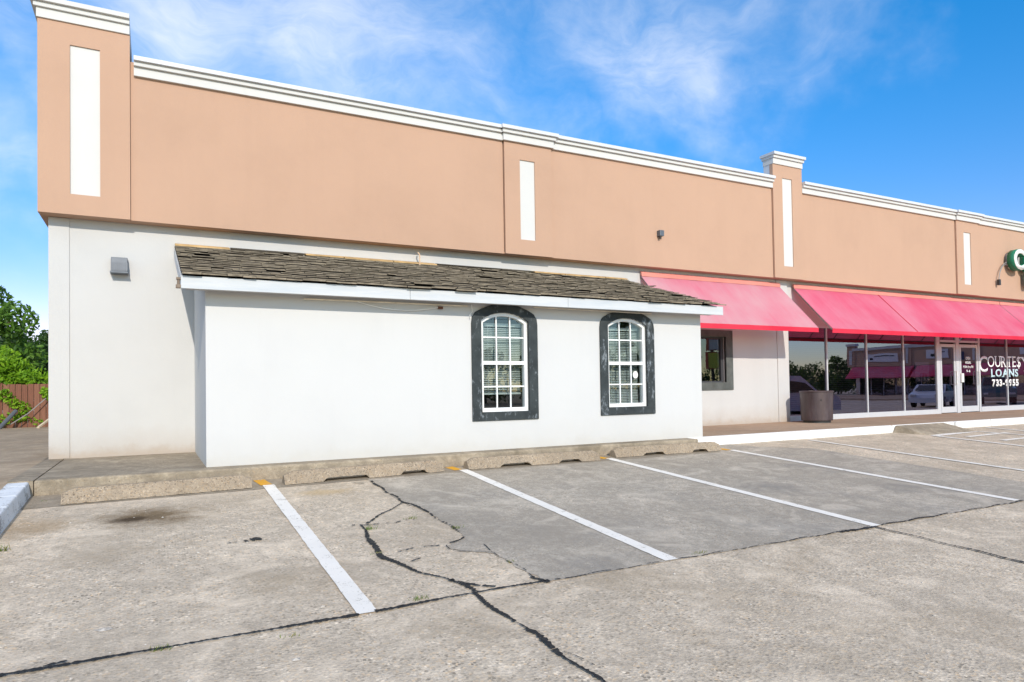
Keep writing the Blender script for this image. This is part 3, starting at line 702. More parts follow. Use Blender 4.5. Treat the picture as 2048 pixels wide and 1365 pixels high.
# --- storefront
Z0, ZT = .152, 2.52
def mull(x0, x1, z0=Z0, z1=ZT, y0=YW+.015, y1=YW+.1): return MB().box(x0, x1, y0, y1, z0, z1)
sf = MB().box(13.64, 19.74, YW, YW+.1, Z0, .283).build('storefront', M['alu'], mall, .004)
for xm in (13.665, 15.08, 16.65, 18.22):
    mull(xm-.021, xm+.021, .284).build('mullion', M['alu'], sf, .003)
MB().box(13.64, 19.74, YW+.005, YW+.095, 2.46, 2.52).build('head_rail', M['alu'], sf)
mull(19.74, 19.90).build('door_jamb', M['alu'], sf, .003); mull(20.69, 20.86).build('door_jamb', M['alu'], sf, .003); mull(21.84, 21.93).build('door_jamb', M['alu'], sf, .003)
for xa, xb in ((13.64, 15.08), (15.08, 16.65), (16.65, 18.22), (18.22, 19.74)):
    pn = MB().box(xa+.02, xb-.02, YW+.045, YW+.052, .28, 2.465).build('shop_window', M['shopglass'], mall)
    b = MB(); z = .33
    while z < 2.4 and xb < 18.5:
        b.hexa([(xa+.04, YW+.17, z-.010), (xb-.04, YW+.17, z-.010), (xb-.04, YW+.205, z+.012), (xa+.04, YW+.205, z+.012)], [(xa+.04, YW+.17, z-.008), (xb-.04, YW+.17, z-.008), (xb-.04, YW+.205, z+.014), (xa+.04, YW+.205, z+.014)]); z += .05
    if b.v: b.build('blind', M['darkblind'], pn)
def door(x0, x1, hx):
    b = MB(); st = .075
    b.box(x0, x0+st, YW+.02, YW+.07, .17, 2.15); b.box(x1-st, x1, YW+.02, YW+.07, .17, 2.15); b.box(x0+st, x1-st, YW+.021, YW+.069, .17, .34); b.box(x0+st, x1-st, YW+.021, YW+.069, 2.06, 2.15)
    d = b.build('door', M['alu'], mall, .003)
    MB().box(x0+st-.005, x1-st+.005, YW+.042, YW+.048, .335, 2.065).build('pane', M['shopglass'], d)
    b = MB(); b.tube([(hx, YW+.02, .98), (hx, YW-.04, .98), (hx, YW-.04, 1.36), (hx, YW+.02, 1.36)], .014, 8); b.build('handle', M['letterface'], d, smooth=True)
    MB().box(x0, x1, YW+.01, YW+.09, 2.2, 2.26).build('header', M['alu'], d)
    MB().box(x0, x1, YW+.05, YW+.056, 2.262, 2.50).build('transom', M['shopglass'], d)
    return d
d1 = door(19.92, 20.67, 20.61); d2 = door(20.88, 21.82, 21.77)
MB().box(20.88, 20.99, YW-.03, YW+.02, 1.04, 1.30).build('lock_box', M['letterface'], d2, .004)
for t, z0, z1, xa, xb, mt in (('OPEN', 1.70, 1.79, 21.22, 21.45, 'letter'), ('HOURS', 1.58, 1.66, 21.20, 21.48, 'letter'), ('MON thru FRI', 1.455, 1.53, 21.08, 21.60, 'letter'), ('9-6', 1.33, 1.41, 21.24, 21.44, 'letter')):
    wall_text('door_lettering', t, xa, xb, z0, z1, YW+.040, M[mt], d2, .02)
sf2 = MB().box(21.93, 27.9, YW, YW+.1, Z0, .30).build('storefront', M['alu'], mall, .004)
for xm in (23.42, 24.98, 26.5): mull(xm-.021, xm+.021, .301).build('mullion', M['alu'], sf2, .003)
MB().box(21.93, 27.9, YW+.005, YW+.095, 2.46, 2.52).build('head_rail', M['alu'], sf2)
lw = None
for xa, xb in ((21.93, 23.42), (23.42, 24.98), (24.98, 26.5), (26.5, 27.9)):
    pn = MB().box(xa+.02, xb-.02, YW+.045, YW+.052, .295, 2.465).build('shop_window', M['shopglass'], mall)
    lw = lw or pn
    b = MB(); x = xa+.05
    z = .36
    while z < 2.4:
        b.hexa([(xa+.12, YW+.30, z), (xb-.12 if xa < 22 else xb-.02, YW+.30, z), (xb-.12 if xa < 22 else xb-.02, YW+.312, z+.064), (xa+.12, YW+.312, z+.064)], [(xa+.12, YW+.302, z), (xb-.12 if xa < 22 else xb-.02, YW+.302, z), (xb-.12 if xa < 22 else xb-.02, YW+.314, z+.064), (xa+.12, YW+.314, z+.064)]); z += .06
    b.build('blind', M['pinkblind'], pn)
ty = YW+.040
def lett(t, u0, u1, v0, v1, mat, **kw):
    a = at(u0, v1, ty); c = at(u1, v0, ty)
    wall_text('window_lettering', t, a.x, c.x, a.z, c.z, ty, mat, lw, extrude=.003, **kw)
lett('C', 1958.5, 1974.5, 713, 744.5, M['letter'], bold=.01)
lett('OURTE$', 1975.5, 2040.5, 713.5, 734.5, M['letter'], bold=-.0, serif=True)
lett('Y', 2042, 2062, 715, 743, M['letter'], bold=.0, serif=True)
lett('LOANS', 1982.5, 2036, 738.5, 754.5, M['blueletter'], bold=.03, serif=True)
lett('733-9955', 1984.5, 2037, 758.5, 774, M['letter'], bold=.05)
# shops above/below beyond the frame
b = MB(); b.box(28.6, XR, YW+.04, YW+.08, .15, 2.52); b.build('shop_window', M['shopglass'], mall)
for i in range(33): MB().box(28.6+i*1.55, 28.65+i*1.55, YW, YW+.1, .15, 2.52).build('mullion', M['alu'], mall)
# interior of the shops
b = MB(); b.box(13.4, XR, 17.5, 17.6, .1, 3.5); b.box(13.4, XR, YW+.26, 17.5, .1, .13); b.box(13.4, XR, YW+.26, 17.5, 3.0, 3.05); b.box(13.38, 13.4, YW+.26, 17.5, .1, 3.05); b.box(20.7, 20.75, YW+1.8, 17.5, .13, 3.0)
b.build('room', M['room'], mall)

# poster taped inside the glass
po = thing('poster', 'white and blue lease poster hung inside the shop window left of the doors', 'poster')
MB().box(18.80, 19.44, YW+.062, YW+.066, .88, 1.62).build('paper', M['poster'], po)
MB().box(18.80, 19.44, YW+.0605, YW+.0618, .88, 1.08).build('dark_band', M['bluesign'], po)
wall_text('lettering', 'LEASE', 18.86, 19.40, 1.36, 1.52, YW+.0615, M['postred'], po, .02)
wall_text('lettering', 'IT!', 19.02, 19.30, 1.12, 1.32, YW+.0615, M['black'], po, .02)

# ================================================================== AWNINGS
def awning(x0, x1, name, label, seams, mat, y1=YW-.02, sag=.012):
    root = thing(name, label, 'awning', 'red awnings along the shop front')
    zt, ya, av, ab = 3.505, 10.397, 2.322, 2.222
    n = max(8, int((x1-x0)*10)); mseg = 10; b = MB(); rr = random.Random(int(x0*10))
    nr = max(1, round((x1-x0)/.62)); 
    def P(i, j):
        x = x0+(x1-x0)*i/n; t = j/mseg; fr = ((x-x0)/(x1-x0)*nr) % 1
        s = sag*math.sin(math.pi*fr)*math.sin(math.pi*min(1, t*1.05)) ; s += .004*math.sin(x*9+t*5)
        return (x, y1+(ya-y1)*t+s*.7, zt-.07+(av-zt+.07)*t-s*.7)
    for i in range(n):
        for j in range(mseg): b.quad(P(i, j), P(i+1, j), P(i+1, j+1), P(i, j+1))
    o = b.build('canopy', mat, root, smooth=True)
    # bottom flap, top band
    b = MB()
    for i in range(n):
        xa, xb = x0+(x1-x0)*i/n, x0+(x1-x0)*(i+1)/n; w = lambda x: .006*math.sin(x*7)
        b.quad((xa, ya-.004+w(xa)*.3, av), (xb, ya-.004+w(xb)*.3, av), (xb, ya+w(xb), ab), (xa, ya+w(xa), ab))
    b.build('valance', M['valance'], root)
    MB().hexa([(x0, y1-.055, zt-.115), (x1, y1-.055, zt-.115), (x1, y1-.012, zt-.075), (x0, y1-.012, zt-.075)], [(x0, y1-.045, zt-.03), (x1, y1-.045, zt-.03), (x1, y1-.005, zt+.0), (x0, y1-.005, zt+.0)]).build('top_band', M['topband'], root)
    for sx in seams:
        b = MB()
        for j in range(mseg):
            t0, t1 = j/mseg, (j+1)/mseg; f = lambda t, e: (y1+(ya-y1)*t-.012*e, zt-.066+(av-zt+.07)*t+.004)
            b.tube([(sx, f(t0, .6)[0], f(t0, 1)[1]), (sx, f(t1, .6)[0], f(t1, 1)[1])], .007, 6)
        b.build('seam', M['valance'], root)
    # steel frame underneath
    b = MB(); b.tube([(x0+.01, ya+.02, av-.01), (x1-.01, ya+.02, av-.01)], .014, 8); b.tube([(x0+.01, y1-.03, zt-.13), (x1-.01, y1-.03, zt-.13)], .014, 8)
    b.build('frame_bar', M['ribs'], root)
    nrib = max(2, round((x1-x0)/1.05))
    for i in range(nrib+1):
        x = x0+.012+(x1-x0-.024)*i/nrib
        b = MB(); b.tube([(x, y1-.03, zt-.13), (x, ya+.03, av-.02)], .012, 8); b.build('frame_rib', M['ribs'], root)
    return root
awning(9.16, 13.348, 'awning', 'pale faded pink awning beside the shingled annex, over the small dark-framed window', [], M['canvas'])
awning(13.826, 22.9, 'awning', 'long red pink awning over the shop windows and the pair of glass doors', [17.05], M['canvas2'])
awning(22.93, 32.0, 'awning', 'red awning over the lettered loan shop window, cut by the right edge of the photo', [], M['canvas2'])
for i, (a, c) in enumerate(((32.03, 41), (41.5, 50), (50.03, 59), (59.5, 68), (68.03, 77))): awning(a, c, 'awning', 'red awning further along the shop row beyond the loan shop, outside the frame', [], M['canvas2'])

# ================================================================== SMALL THINGS ON THE WALLS
wl = thing('wall_light', 'grey louvred wall light box high on the white wall near the left corner', 'wall light')
b = MB(); b.hexa([(-.535, YW-.17, 2.83), (-.325, YW-.17, 2.83), (-.325, YW, 2.83), (-.535, YW, 2.83)], [(-.535, YW-.11, 3.045), (-.325, YW-.11, 3.045), (-.325, YW, 3.045), (-.535, YW, 3.045)])
b.build('housing', M['greymetal'], wl, .006)
b = MB()
for i in range(9):
    x = -.52+i*.0235; b.hexa([(x, YW-.178, 2.845), (x+.009, YW-.178, 2.845), (x+.009, YW-.165, 2.845), (x, YW-.165, 2.845)], [(x, YW-.140, 2.965), (x+.009, YW-.140, 2.965), (x+.009, YW-.13, 2.965), (x, YW-.13, 2.965)])
b.build('louvre', M['greymetal'], wl); MB().box(-.545, -.315, YW-.185, YW-.001, 2.806, 2.829).build('base_lip', M['greymetal'], wl, .004)
wl2 = thing('wall_sensor', 'small dark grey box on the tan parapet above the pale pink awning', 'sensor box')
p = at(1321, 468, YT-.06); MB().box(p.x-.05, p.x+.06, YT-.11, YT-.001, p.z-.055, p.z+.07).build('housing', M['greymetal'], wl2, .008)
b = MB(); b.lathe([(.0, -.095), (.028, -.095), (.034, -.055)], (p.x-.012, YT-.06, p.z), 14); b.build('eye', M['darkmetal'], wl2)

def pipe(name, u0, v0, u1, v1, label, rad=.011):
    a, c = at(u0, v0, 8.975), at(u1, v1, 8.975)
    o = MB().tube([(a.x, 8.975, a.z), (c.x, 8.975, c.z)], rad, 8).build(name, M['pipe'], smooth=True); tag(o, label, 'conduit', 'conduits under the annex eave'); return o
pipe('conduit', 608, 598, 935, 612.5, 'long thin beige conduit under the annex eave left of the arched windows')
pipe('conduit', 1068, 615, 1303, 628, 'thin beige conduit under the eave between the two arched windows')
a, mid, c = at(715, 604, 8.96), at(818, 618.5, 8.95), at(876, 615.5, 8.96)
pts = [a+(c-a)*t+Vector((0, 0, -.12*4*t*(1-t)*.6)) for t in [i/14 for i in range(15)]]
wr = thing('hanging_wire', 'thin white wire sagging below the long conduit under the annex eave', 'wire')
MB().tube([tuple(q) for q in pts], .006, 6).build('wire', M['wire'], wr); MB().box(c.x, c.x+.07, 8.945, 8.975, c.z-.02, c.z+.015).build('plug', M['rust'], wr)
a = at(943, 610, 8.97); o = MB().tube([(a.x, 8.97, a.z), (a.x+.01, 8.965, a.z-.1), (a.x-.03, 8.96, a.z-.14), (a.x-.03, 8.965, a.z-.2)], .005, 6).build('wire_end', M['wire']); tag(o, 'short loose white wire end at the shoulder of the left arched window', 'wire')
a = at(840, 505, 11.3); o = MB().tube([(a.x, 11.32, a.z-.24), (a.x, 11.32, a.z-.04), (a.x-.02, 11.34, a.z), (a.x-.0, 11.4, a.z+.01)], .013, 8).build('vent_hook', M['hook'], smooth=True); tag(o, 'bent bare pipe stub standing on the top edge of the shake roof', 'pipe')

# channel-letter sign
sg = thing('channel_letter_sign', 'green edged white channel letter sign on the tan parapet at the right edge', 'sign')
MB().box(22.98, 28.3, 11.17, YT-.001, 4.57, 4.93).build('raceway', M['raceway'], sg, .006)
def chan(ch, x0, x1, z0, z1):
    o = wall_text('letter', ch, x0, x1, z0, z1, 11.17, M['green'], sg, .035, .19); f = wall_text('letter_face', ch, x0+.012, x1-.012, z0+.012, z1-.012, 10.978, M['letterface'], o, .03, .012)
x = 22.86
for ch, w in zip('COURTESY', (.62, .6, .6, .6, .55, .55, .55, .6)): chan(ch, x, x+w, 4.40, 5.05); x += w+.09
x = 23.79
for ch, w in zip('LOANS', (.5, .6, .6, .6, .55)): chan(ch, x, x+w, 3.98, 4.36); x += w+.09
b = MB(); q = Vector((22.98, 11.22, 4.66))
b.tube([q+Vector((-.55*math.sin(t*1.4), -.03, -.62*(1-math.cos(t*1.45)))) for t in [i/10 for i in range(11)]], .011, 6); b.tube([q+Vector((-.45*math.sin(t*1.5)-.06*t, -.02, -.05-.6*(1-math.cos(t*1.4)))) for t in [i/10 for i in range(11)]], .009, 6)
b.build('cable', M['greywire'], sg, smooth=True)
MB().box(22.39, 22.47, 11.15, 11.22, 3.93, 4.1).build('cable_plug', M['darkmetal'], sg)

# trash bin
tc = (13.77, 10.83, .151)
cn = thing('trash_bin', 'round brown metal trash bin on the sidewalk before the first shop window', 'trash bin')
MB().lathe([(0, .0), (.30, .0), (.30, .05)], tc, 48).build('plinth', M['darkmetal'], cn)
MB().lathe([(.30, .052), (.335, .05), (.345, .06), (.36, .68), (.36, .70)], tc, 56).build('body', M['can'], cn, smooth=True)
MB().lathe([(.36, .70), (.372, .705), (.374, .735), (.36, .742), (.33, .742), (.322, .72), (.31, .25), (0, .25)], tc, 56).build('rim', M['can'], cn, smooth=True)
b = MB(); b.box(tc[0]-.09, tc[0]-.085, tc[1], tc[1]+.01, .6, .62); 
a = R(235); b = MB(); b.prism([(tc[0]+(.358)*math.cos(a)+.02*math.cos(t), tc[1]+.358*math.sin(a)-.004, .68+.016*math.sin(t)) for t in [i*.785 for i in range(8)]], (0, .02, 0)); b.build('rivet', M['darkmetal'], cn)

# parking stops
def stop(x0, x1, y0, notches, label, y1=None, seed=0):
    y1 = y0 if y1 is None else y1
    rr = random.Random(seed+2); L = x1-x0; n = 64; H = .145; D = .20; b = MB(); prof = []
    def sec(t):
        lift = 0
        for a, c in notches:
            if a < t < c: lift = .045*min(1, (t-a)/.02, (c-t)/.02)
        e = min(t*L, (1-t)*L); drop = max(0, .10-e)*.45
        j = lambda s=.004: rr.uniform(-s, s)
        h = H-drop+j(.003)
        return [(0+j(), lift+j(.002)), (.045+j(), h*.72), (.07+j(), h), (D-.07+j(), h), (D-.03, h*.7), (D+j(), lift)]
    rows = []
    for i in range(n+1):
        t = i/n; x = x0+L*t; yo = y0+(y1-y0)*t
        rows.append([(x, yo+a, gz(yo+.1)+.003+z) for a, z in sec(t)])
    for i in range(n):
        for k in range(6):
            q = (k+1) % 6; b.quad(rows[i][k], rows[i+1][k], rows[i+1][q], rows[i][q])
    b.quad(*rows[0]); b.quad(*rows[-1])
    o = b.build('parking_stop', M['stop']); bm = bmesh.new(); bm.from_mesh(o.data); bmesh.ops.remove_doubles(bm, verts=bm.verts, dist=.0005); bmesh.ops.recalc_face_normals(bm, faces=bm.faces); bm.to_mesh(o.data); bm.free()
    return tag(o, label, 'parking stop', 'concrete parking stops')
N = [(.19, .40), (.60, .82)]
stop(-.82, .99, 8.12, [], 'leftmost pebbly concrete parking stop, flat on the stained gutter without notches', 8.24, 1)
stop(1.35, 3.38, 8.26, [(.22, .5), (.7, .88)], 'pebbly concrete parking stop between the first and second white stall lines', 8.36, 2)
stop(3.73, 5.84, 8.35, [(.22, .45), (.66, .84)], 'pebbly concrete parking stop in front of the left arched window', 8.31, 3)
stop(6.21, 8.3, 8.43, [(.24, .44), (.70, .86)], 'rightmost concrete parking stop, beside the start of the white kerb', 8.36, 4)

# ================================================================== BACKGROUND ON THE LEFT
def leaves(b, c, rad, n, size, rr, squash=1.0, shell=.55):
    for i in range(n):
        while True:
            p = Vector((rr.uniform(-1, 1), rr.uniform(-1, 1), rr.uniform(-1, 1)))
            if shell < p.length < 1: break
        q = Vector((c[0]+p.x*rad, c[1]+p.y*rad, c[2]+p.z*rad*squash))
        a = Vector((rr.gauss(0, 1), rr.gauss(0, 1), rr.gauss(0, .7)+.3)).normalized(); u = a.orthogonal().normalized(); w = a.cross(u); th = rr.uniform(0, 6.28)
        u, w = u*math.cos(th)+w*math.sin(th), w*math.cos(th)-u*math.sin(th); s = size*rr.uniform(.6, 1.3)
        b.quad(q-u*s, q-w*s*.45+a*s*.1, q+u*s, q+w*s*.45+a*s*.1)
def tree(name, x, y, z0, h, rad, mat, label, group, nl=3500, size=.11, seed=0, cat='tree', trunk=.16, low=.3):
    rr = random.Random(seed); root = thing(name, label, cat, group)
    b = MB(); top = Vector((x+rr.uniform(-.2, .2), y, z0+h*.75)); b.tube([(x, y, z0-.1), (x+rr.uniform(-.1, .1), y, z0+h*.3), top], trunk, 10, r2=trunk*.35)
    cl = []
    for i in range(26):
        t = rr.uniform(low, 1); a = rr.uniform(0, 6.28); k = math.sin(math.pi*min(1, (t-low)/(1-low)*.78+.22))**.7*rad*rr.uniform(.45, 1.0)
        c = Vector((x+math.cos(a)*k, y+math.sin(a)*k, z0+h*t*.95)); cl.append((c, rad*rr.uniform(.22, .42)))
        b.tube([(x, y, z0+h*t*.55), ((x+c.x)/2, (y+c.y)/2, (z0+h*t*.55+c.z)/2+.1), tuple(c)], trunk*.28, 6, r2=.015)
    b.build('trunk', M['bark'], root, smooth=True)
    b = MB(); tot = sum(r**2 for _, r in cl)
    for c, r in cl: leaves(b, c, r, int(nl*r*r/tot), size, rr, .85, .35)
    b.build('crown', mat, root, fix=False)
    return root
GB = 'trees behind the fence'
tree('broadleaf_tree', -6.05, 28.2, .1, 6.6, 2.3, M['leaf'], 'tall sunlit broadleaf tree behind the fence, cut by the left edge', GB, 15000, .11, 1, low=.12)
tree('dark_tree', -5.6, 38, .1, 3.9, 2.0, M['darkleaf'], 'dark rounded tree far behind the fence, just left of the building corner', GB, 7000, .13, 2, low=.1)
tree('dark_tree', -3.3, 36, .1, 3.9, 1.9, M['darkleaf'], 'dark tree far behind the fence, touching the building corner', GB, 7000, .13, 3, low=.1)
tree('dark_tree', -9.5, 42, .1, 6.5, 3.2, M['darkleaf'], 'dark tree standing behind the tall broadleaf tree', GB, 5000, .16, 4, low=.1)
# vine-grown lime shrub over the fence
rr = random.Random(8); root = thing('vine_shrub', 'lime green vine shrub spilling over the red brown fence', 'shrub')
b = MB()
for i in range(5): b.tube([(-4.6+i*.5, 24.5, .1), (-4.6+i*.5+rr.uniform(-.2, .2), 24.5, 1.0), (-4.5+i*.5+rr.uniform(-.3, .3), 24.4, 1.7)], .03, 6, r2=.012)
b.build('stem', M['bark'], root)
b = MB()
for i in range(46):
    x = rr.uniform(-6.5, -2.0); leaves(b, (x, 24.55+rr.uniform(-.35, .4), rr.uniform(1.25, 1.95+.45*math.sin((x+5.5)*1.3))), rr.uniform(.22, .42), 170, .075, rr, .7, .2)
for (x, z, n) in ((-3.75, 1.1, 120), (-3.55, .9, 90), (-3.3, .75, 90), (-3.35, .45, 60), (-2.75, 1.15, 140), (-2.6, .95, 60), (-4.3, .9, 80), (-4.6, .5, 60), (-3.8, .35, 60), (-3.0, .3, 30), (-3.55, .5, 50)):
    leaves(b, (x, 23.93, z), .17, n, .06, rr, 1.0, .1)
b.build('foliage', M['lime'], root, fix=False)
fr = thing('board_fence', 'weathered red brown board fence at the end of the side drive', 'fence')
b = MB(); x = -16
rr = random.Random(3)
while x < -1.0:
    w = .135; b.box(x, x+w, 24.0+rr.uniform(-.006, .006), 24.022+rr.uniform(0, .006), .16, 1.42+rr.uniform(-.03, .03)); x += w+.012
b.build('boards', M['fence'], fr)
MB().box(-4.02, -3.88, 23.95, 24.0, .16, 1.45).build('post', M['paleboard'], fr)
b = MB(); b.box(-16, -1, 24.03, 24.07, .4, .5); b.box(-16, -1, 24.03, 24.07, 1.1, 1.2); b.build('rail', M['fence'], fr)
p0, p1 = at(-6, 862, 23.2), at(32, 822, 23.7)
o = MB().tube([tuple(p0), tuple(p1)], .055, 8).build('leaning_pole', M['greymetal'], smooth=True); tag(o, 'grey metal pole leaning low against the red brown fence', 'pole')
p0, p1 = at(20, 850, 23.6), at(92, 797, 23.8); o = MB().tube([tuple(p0), tuple((p0+p1)/2+Vector((0, 0, -.06))), tuple(p1)], .014, 6).build('slack_cable', M['greywire']); tag(o, 'thin grey cable slung across the face of the red brown fence', 'cable')
p0, p1 = at(76, 856, 23.0), at(100, 838, 23.6); o = MB().tube([tuple(p0), tuple(p1)], .04, 6).build('pale_board', M['paleboard']); tag(o, 'pale board leaning on the fence next to the building corner', 'board')

# ================================================================== ACROSS THE LOT (seen mirrored in the glass)
wg = thing('shop_wing', 'second tan shop wing with red awnings, seen mirrored in the shop windows', 'building')
WX = 80.0
MB().box(WX+.3, WX+14, -34, 11, -.6, 3.2).build('wall', M['wall'], wg)
MB().box(WX, WX+.35, -34.2, 11, 3.2, 5.3).build('parapet', M['tan'], wg); MB().box(WX-.12, WX+.4, -34.3, 11, 5.3, 5.65).build('cornice', M['trimwhite'], wg)
for y in (-35, -27.5, -20, -12.5, -5):
    MB().box(WX-.06, WX+.6, y, y+1.0, 3.19, 5.95 if y in (-35, -20, -5) else 5.28).build('pillar', M['tan'], wg); MB().box(WX-.08, WX-.058, y+.33, y+.66, 3.5, 5.4).build('pillar_panel', M['trimwhite'], wg)
for y in (-35, -20, -5): MB().box(WX-.2, WX+.7, y-.1, y+1.1, 5.96, 6.25).build('pillar_cap', M['trimwhite'], wg)
for y0, y1 in ((-34.3, -26.2), (-25.8, -17), (-16.6, -8), (-7.6, 1)):
    MB().hexa([(WX-1.4, y0, 1.75), (WX-1.4, y1, 1.75), (WX, y1, 1.75), (WX, y0, 1.75)], [(WX-1.38, y0, 1.9), (WX-1.38, y1, 1.9), (WX-.02, y1, 3.15), (WX-.02, y0, 3.15)]).build('awning', M['canvas2'], wg)
MB().box(WX+.2, WX+.29, -33.5, 10, -.3, 2.1).build('shop_window', M['shopglass'], wg)
b = MB(); [b.box(WX+.14, WX+.2, -33.5+i*1.6, -33.42+i*1.6, -.3, 2.1) for i in range(27)]; b.build('mullion', M['alu'], wg)
MB().box(WX+.1, WX+.19, -33.4, 10, 2.08, 2.2).build('head_rail', M['darkmetal'], wg)
for y0, y1, z0, z1 in ((-32.3, -28.2, 3.75, 4.75), (-24.8, -22.3, 3.9, 4.9), (-15, -12.8, 3.9, 4.9)):
    s = MB().box(WX-.05, WX-.001, y0, y1, z0, z1).build('banner', M['banner'], wg)
    b = MB(); b.box(WX-.06, WX-.051, y0+.5, y0+1.0, z0+.2, z0+.5); b.box(WX-.06, WX-.051, y0+1.2, y1-.4, z1-.35, z1-.25); b.build('print', M['black'], s)
MB().box(WX-.06, WX-.001, -21.6, -20.6, 3.6, 4.5).build('banner', M['bluesign'], wg)
MB().box(WX-20, WX+.2, -36, 12, -.6, -.36).build('pavement_edge', M['walk'], wg)

def car(kind, x, y, rot, mat, label):
    root = thing('parked_'+kind, label, kind); root.location = (x, y, gz(y)); root.rotation_euler = (0, 0, rot)
    P = dict(van=(5.0, 1.95, [(-2.5, .35), (-2.5, 1.0), (-2.42, 1.85), (-2.2, 1.98), (.3, 1.98), (1.25, 1.22), (2.35, 1.0), (2.5, .8), (2.5, .35)], [(-2.3, 1.2), (-2.2, 1.82), (.25, 1.84), (1.1, 1.22)]),
             car=(4.5, 1.8, [(-2.25, .3), (-2.25, .85), (-2.1, .98), (-1.5, 1.02), (-.9, 1.42), (.3, 1.44), (1.05, .98), (2.1, .8), (2.25, .6), (2.25, .3)], [(-1.35, 1.0), (-.85, 1.35), (.25, 1.37), (.9, 1.0)]),
             pickup=(5.6, 1.95, [(-2.8, .5), (-2.8, 1.15), (-.9, 1.17), (-.8, 1.85), (.75, 1.88), (1.35, 1.25), (2.7, 1.1), (2.8, .8), (2.8, .5)], [(-.7, 1.22), (-.65, 1.75), (.7, 1.78), (1.2, 1.25)]))[kind]
    L, W, side, win = P
    def shell(poly, w0, w1, zb, b):
        n = len(poly)
        f = lambda z: w0 if z < zb else w0+(w1-w0)*min(1, (z-zb)/.8)
        A = [(px, -f(pz)/2, pz) for px, pz in poly]; B = [(px, f(pz)/2, pz) for px, pz in poly]
        b.quad(*A); b.quad(*reversed(B))
        for i in range(n): j = (i+1) % n; b.quad(A[i], B[i], B[j], A[j])
    b = MB(); shell(side, W, W*.8, 1.0, b); b.build('body', mat, root, .06, seg=3, smooth=True)
    for s in (-1, 1):
        b = MB(); yy = lambda z: s*(W/2*(1-.2*min(1, max(0, z-1)/.8))+.004); b.prism([(px, yy(pz), pz) for px, pz in win], (0, s*.012, 0)); b.build('side_window', M['carglass'], root)
    a, c = win[2], win[3]
    b = MB(); q = .025; hx = [(side[i], side[i+1]) for i in range(len(side)-1) if side[i][1] > side[i+1][1]+.3 and side[i][0] > -.5]
    (ax, az), (bx, bz) = hx[0] if hx else (a, c)
    b.quad((ax+.06+q, -W*.36, az-.06+q), (ax+.06+q, W*.36, az-.06+q), (bx-.06+q, W*.42, bz+.06+q), (bx-.06+q, -W*.42, bz+.06+q)); b.build('windscreen', M['carglass'], root)
    for s in (-1, 1): MB().box(L/2-.12, L/2+.012, s*W*.36-.16, s*W*.36+.16, .68, .82).build('headlight', M['lampglass'], root, .02)
    for px in (-L*.31, L*.30):
        for s in (-1, 1):
            w = MB(); w.tube([(px, s*(W/2-.2), .33), (px, s*(W/2+.01), .33)], .33, 24); wh = w.build('wheel', M['tyre'], root)
            w = MB(); w.tube([(px, s*(W/2), .33), (px, s*(W/2+.02), .33)], .2, 20); w.build('rim', M['rim'], wh)
car('van', 26.3, .6, R(8), M['carwhite'], 'white van parked in the lot, seen mirrored in the first shop window')
car('car', 45.5, -3.8, R(160), M['carwhite'], 'white car parked in the lot, seen mirrored beside the glass doors')
car('pickup', 53.5, -4.0, R(150), M['cargreen'], 'grey green pickup parked in the lot, seen mirrored in the right glass door')
ps = thing('roadside_sign', 'tall pole sign with white and yellow panels, seen mirrored in the small window', 'sign')
MB().tube([(51.7, -30, -.6), (51.7, -30, 7.2)], .16, 12).build('pole', M['darkmetal'], ps)
for z0, z1, mt, hw in ((2.95, 4.5, 'signyellow', .95), (4.8, 5.9, 'signwhite', .85)):
    s = MB().box(51.7-hw, 51.7+hw, -29.9, -29.6, z0, z1).build('panel', M[mt], ps)
    MB().ring([(51.7-hw-.08, -29.92, z0-.08), (51.7+hw+.08, -29.92, z0-.08), (51.7+hw+.08, -29.92, z1+.08), (51.7-hw-.08, -29.92, z1+.08)], [(51.7-hw, -29.92, z0), (51.7+hw, -29.92, z0), (51.7+hw, -29.92, z1), (51.7-hw, -29.92, z1)], (0, .34, 0)).build('panel_frame', M['signred'], s)
up_ = thing('utility_pole', 'wooden utility pole with wires, seen mirrored in the first shop window', 'utility pole')
MB().tube([(69, -36, -.6), (69, -36, 9.5)], .15, 10).build('pole', M['bark'], up_); MB().box(68, 70, -36.08, -35.92, 8.6, 8.75).build('crossarm', M['bark'], up_)
for dz in (8.8, 7.6, 6.8): MB().tube([(-60, -38, dz+.3), (5, -37, dz-.3), (69, -36, dz), (140, -36, dz+.2)], .02, 5).build('wire', M['darkmetal'], up_)
GR = 'trees across the lot'
rr = random.Random(21)
for i, (x, y, h, r) in enumerate(((26, -24, 5.6, 3.0), (37, -30, 8.5, 1.3), (62, -46, 6.5, 3.5), (84, -48, 4.6, 3.6), (91, -49, 4.3, 3.6), (97, -49, 6.6, 2.0), (99, -50, 5.2, 3.4), (106, -51, 4.6, 3.8), (112, -50, 4.8, 4), (50, -52, 6.2, 3.6), (76, -50, 6.2, 4), (40, -50, 6.0, 3.4), (33, -51, 6.2, 3.6), (27, -50, 5.6, 3.4), (56, -51, 6.0, 3.6))):
    tree('roadside_tree', x, y, -.5, h, r, M['darkleaf'] if i > 1 else M['leaf'], 'dark roadside tree across the lot, seen only mirrored in the glass', GR, 1800 if i > 1 else 5000, .24 if i > 1 else .17, 40+i, low=.1 if i > 1 else .3)

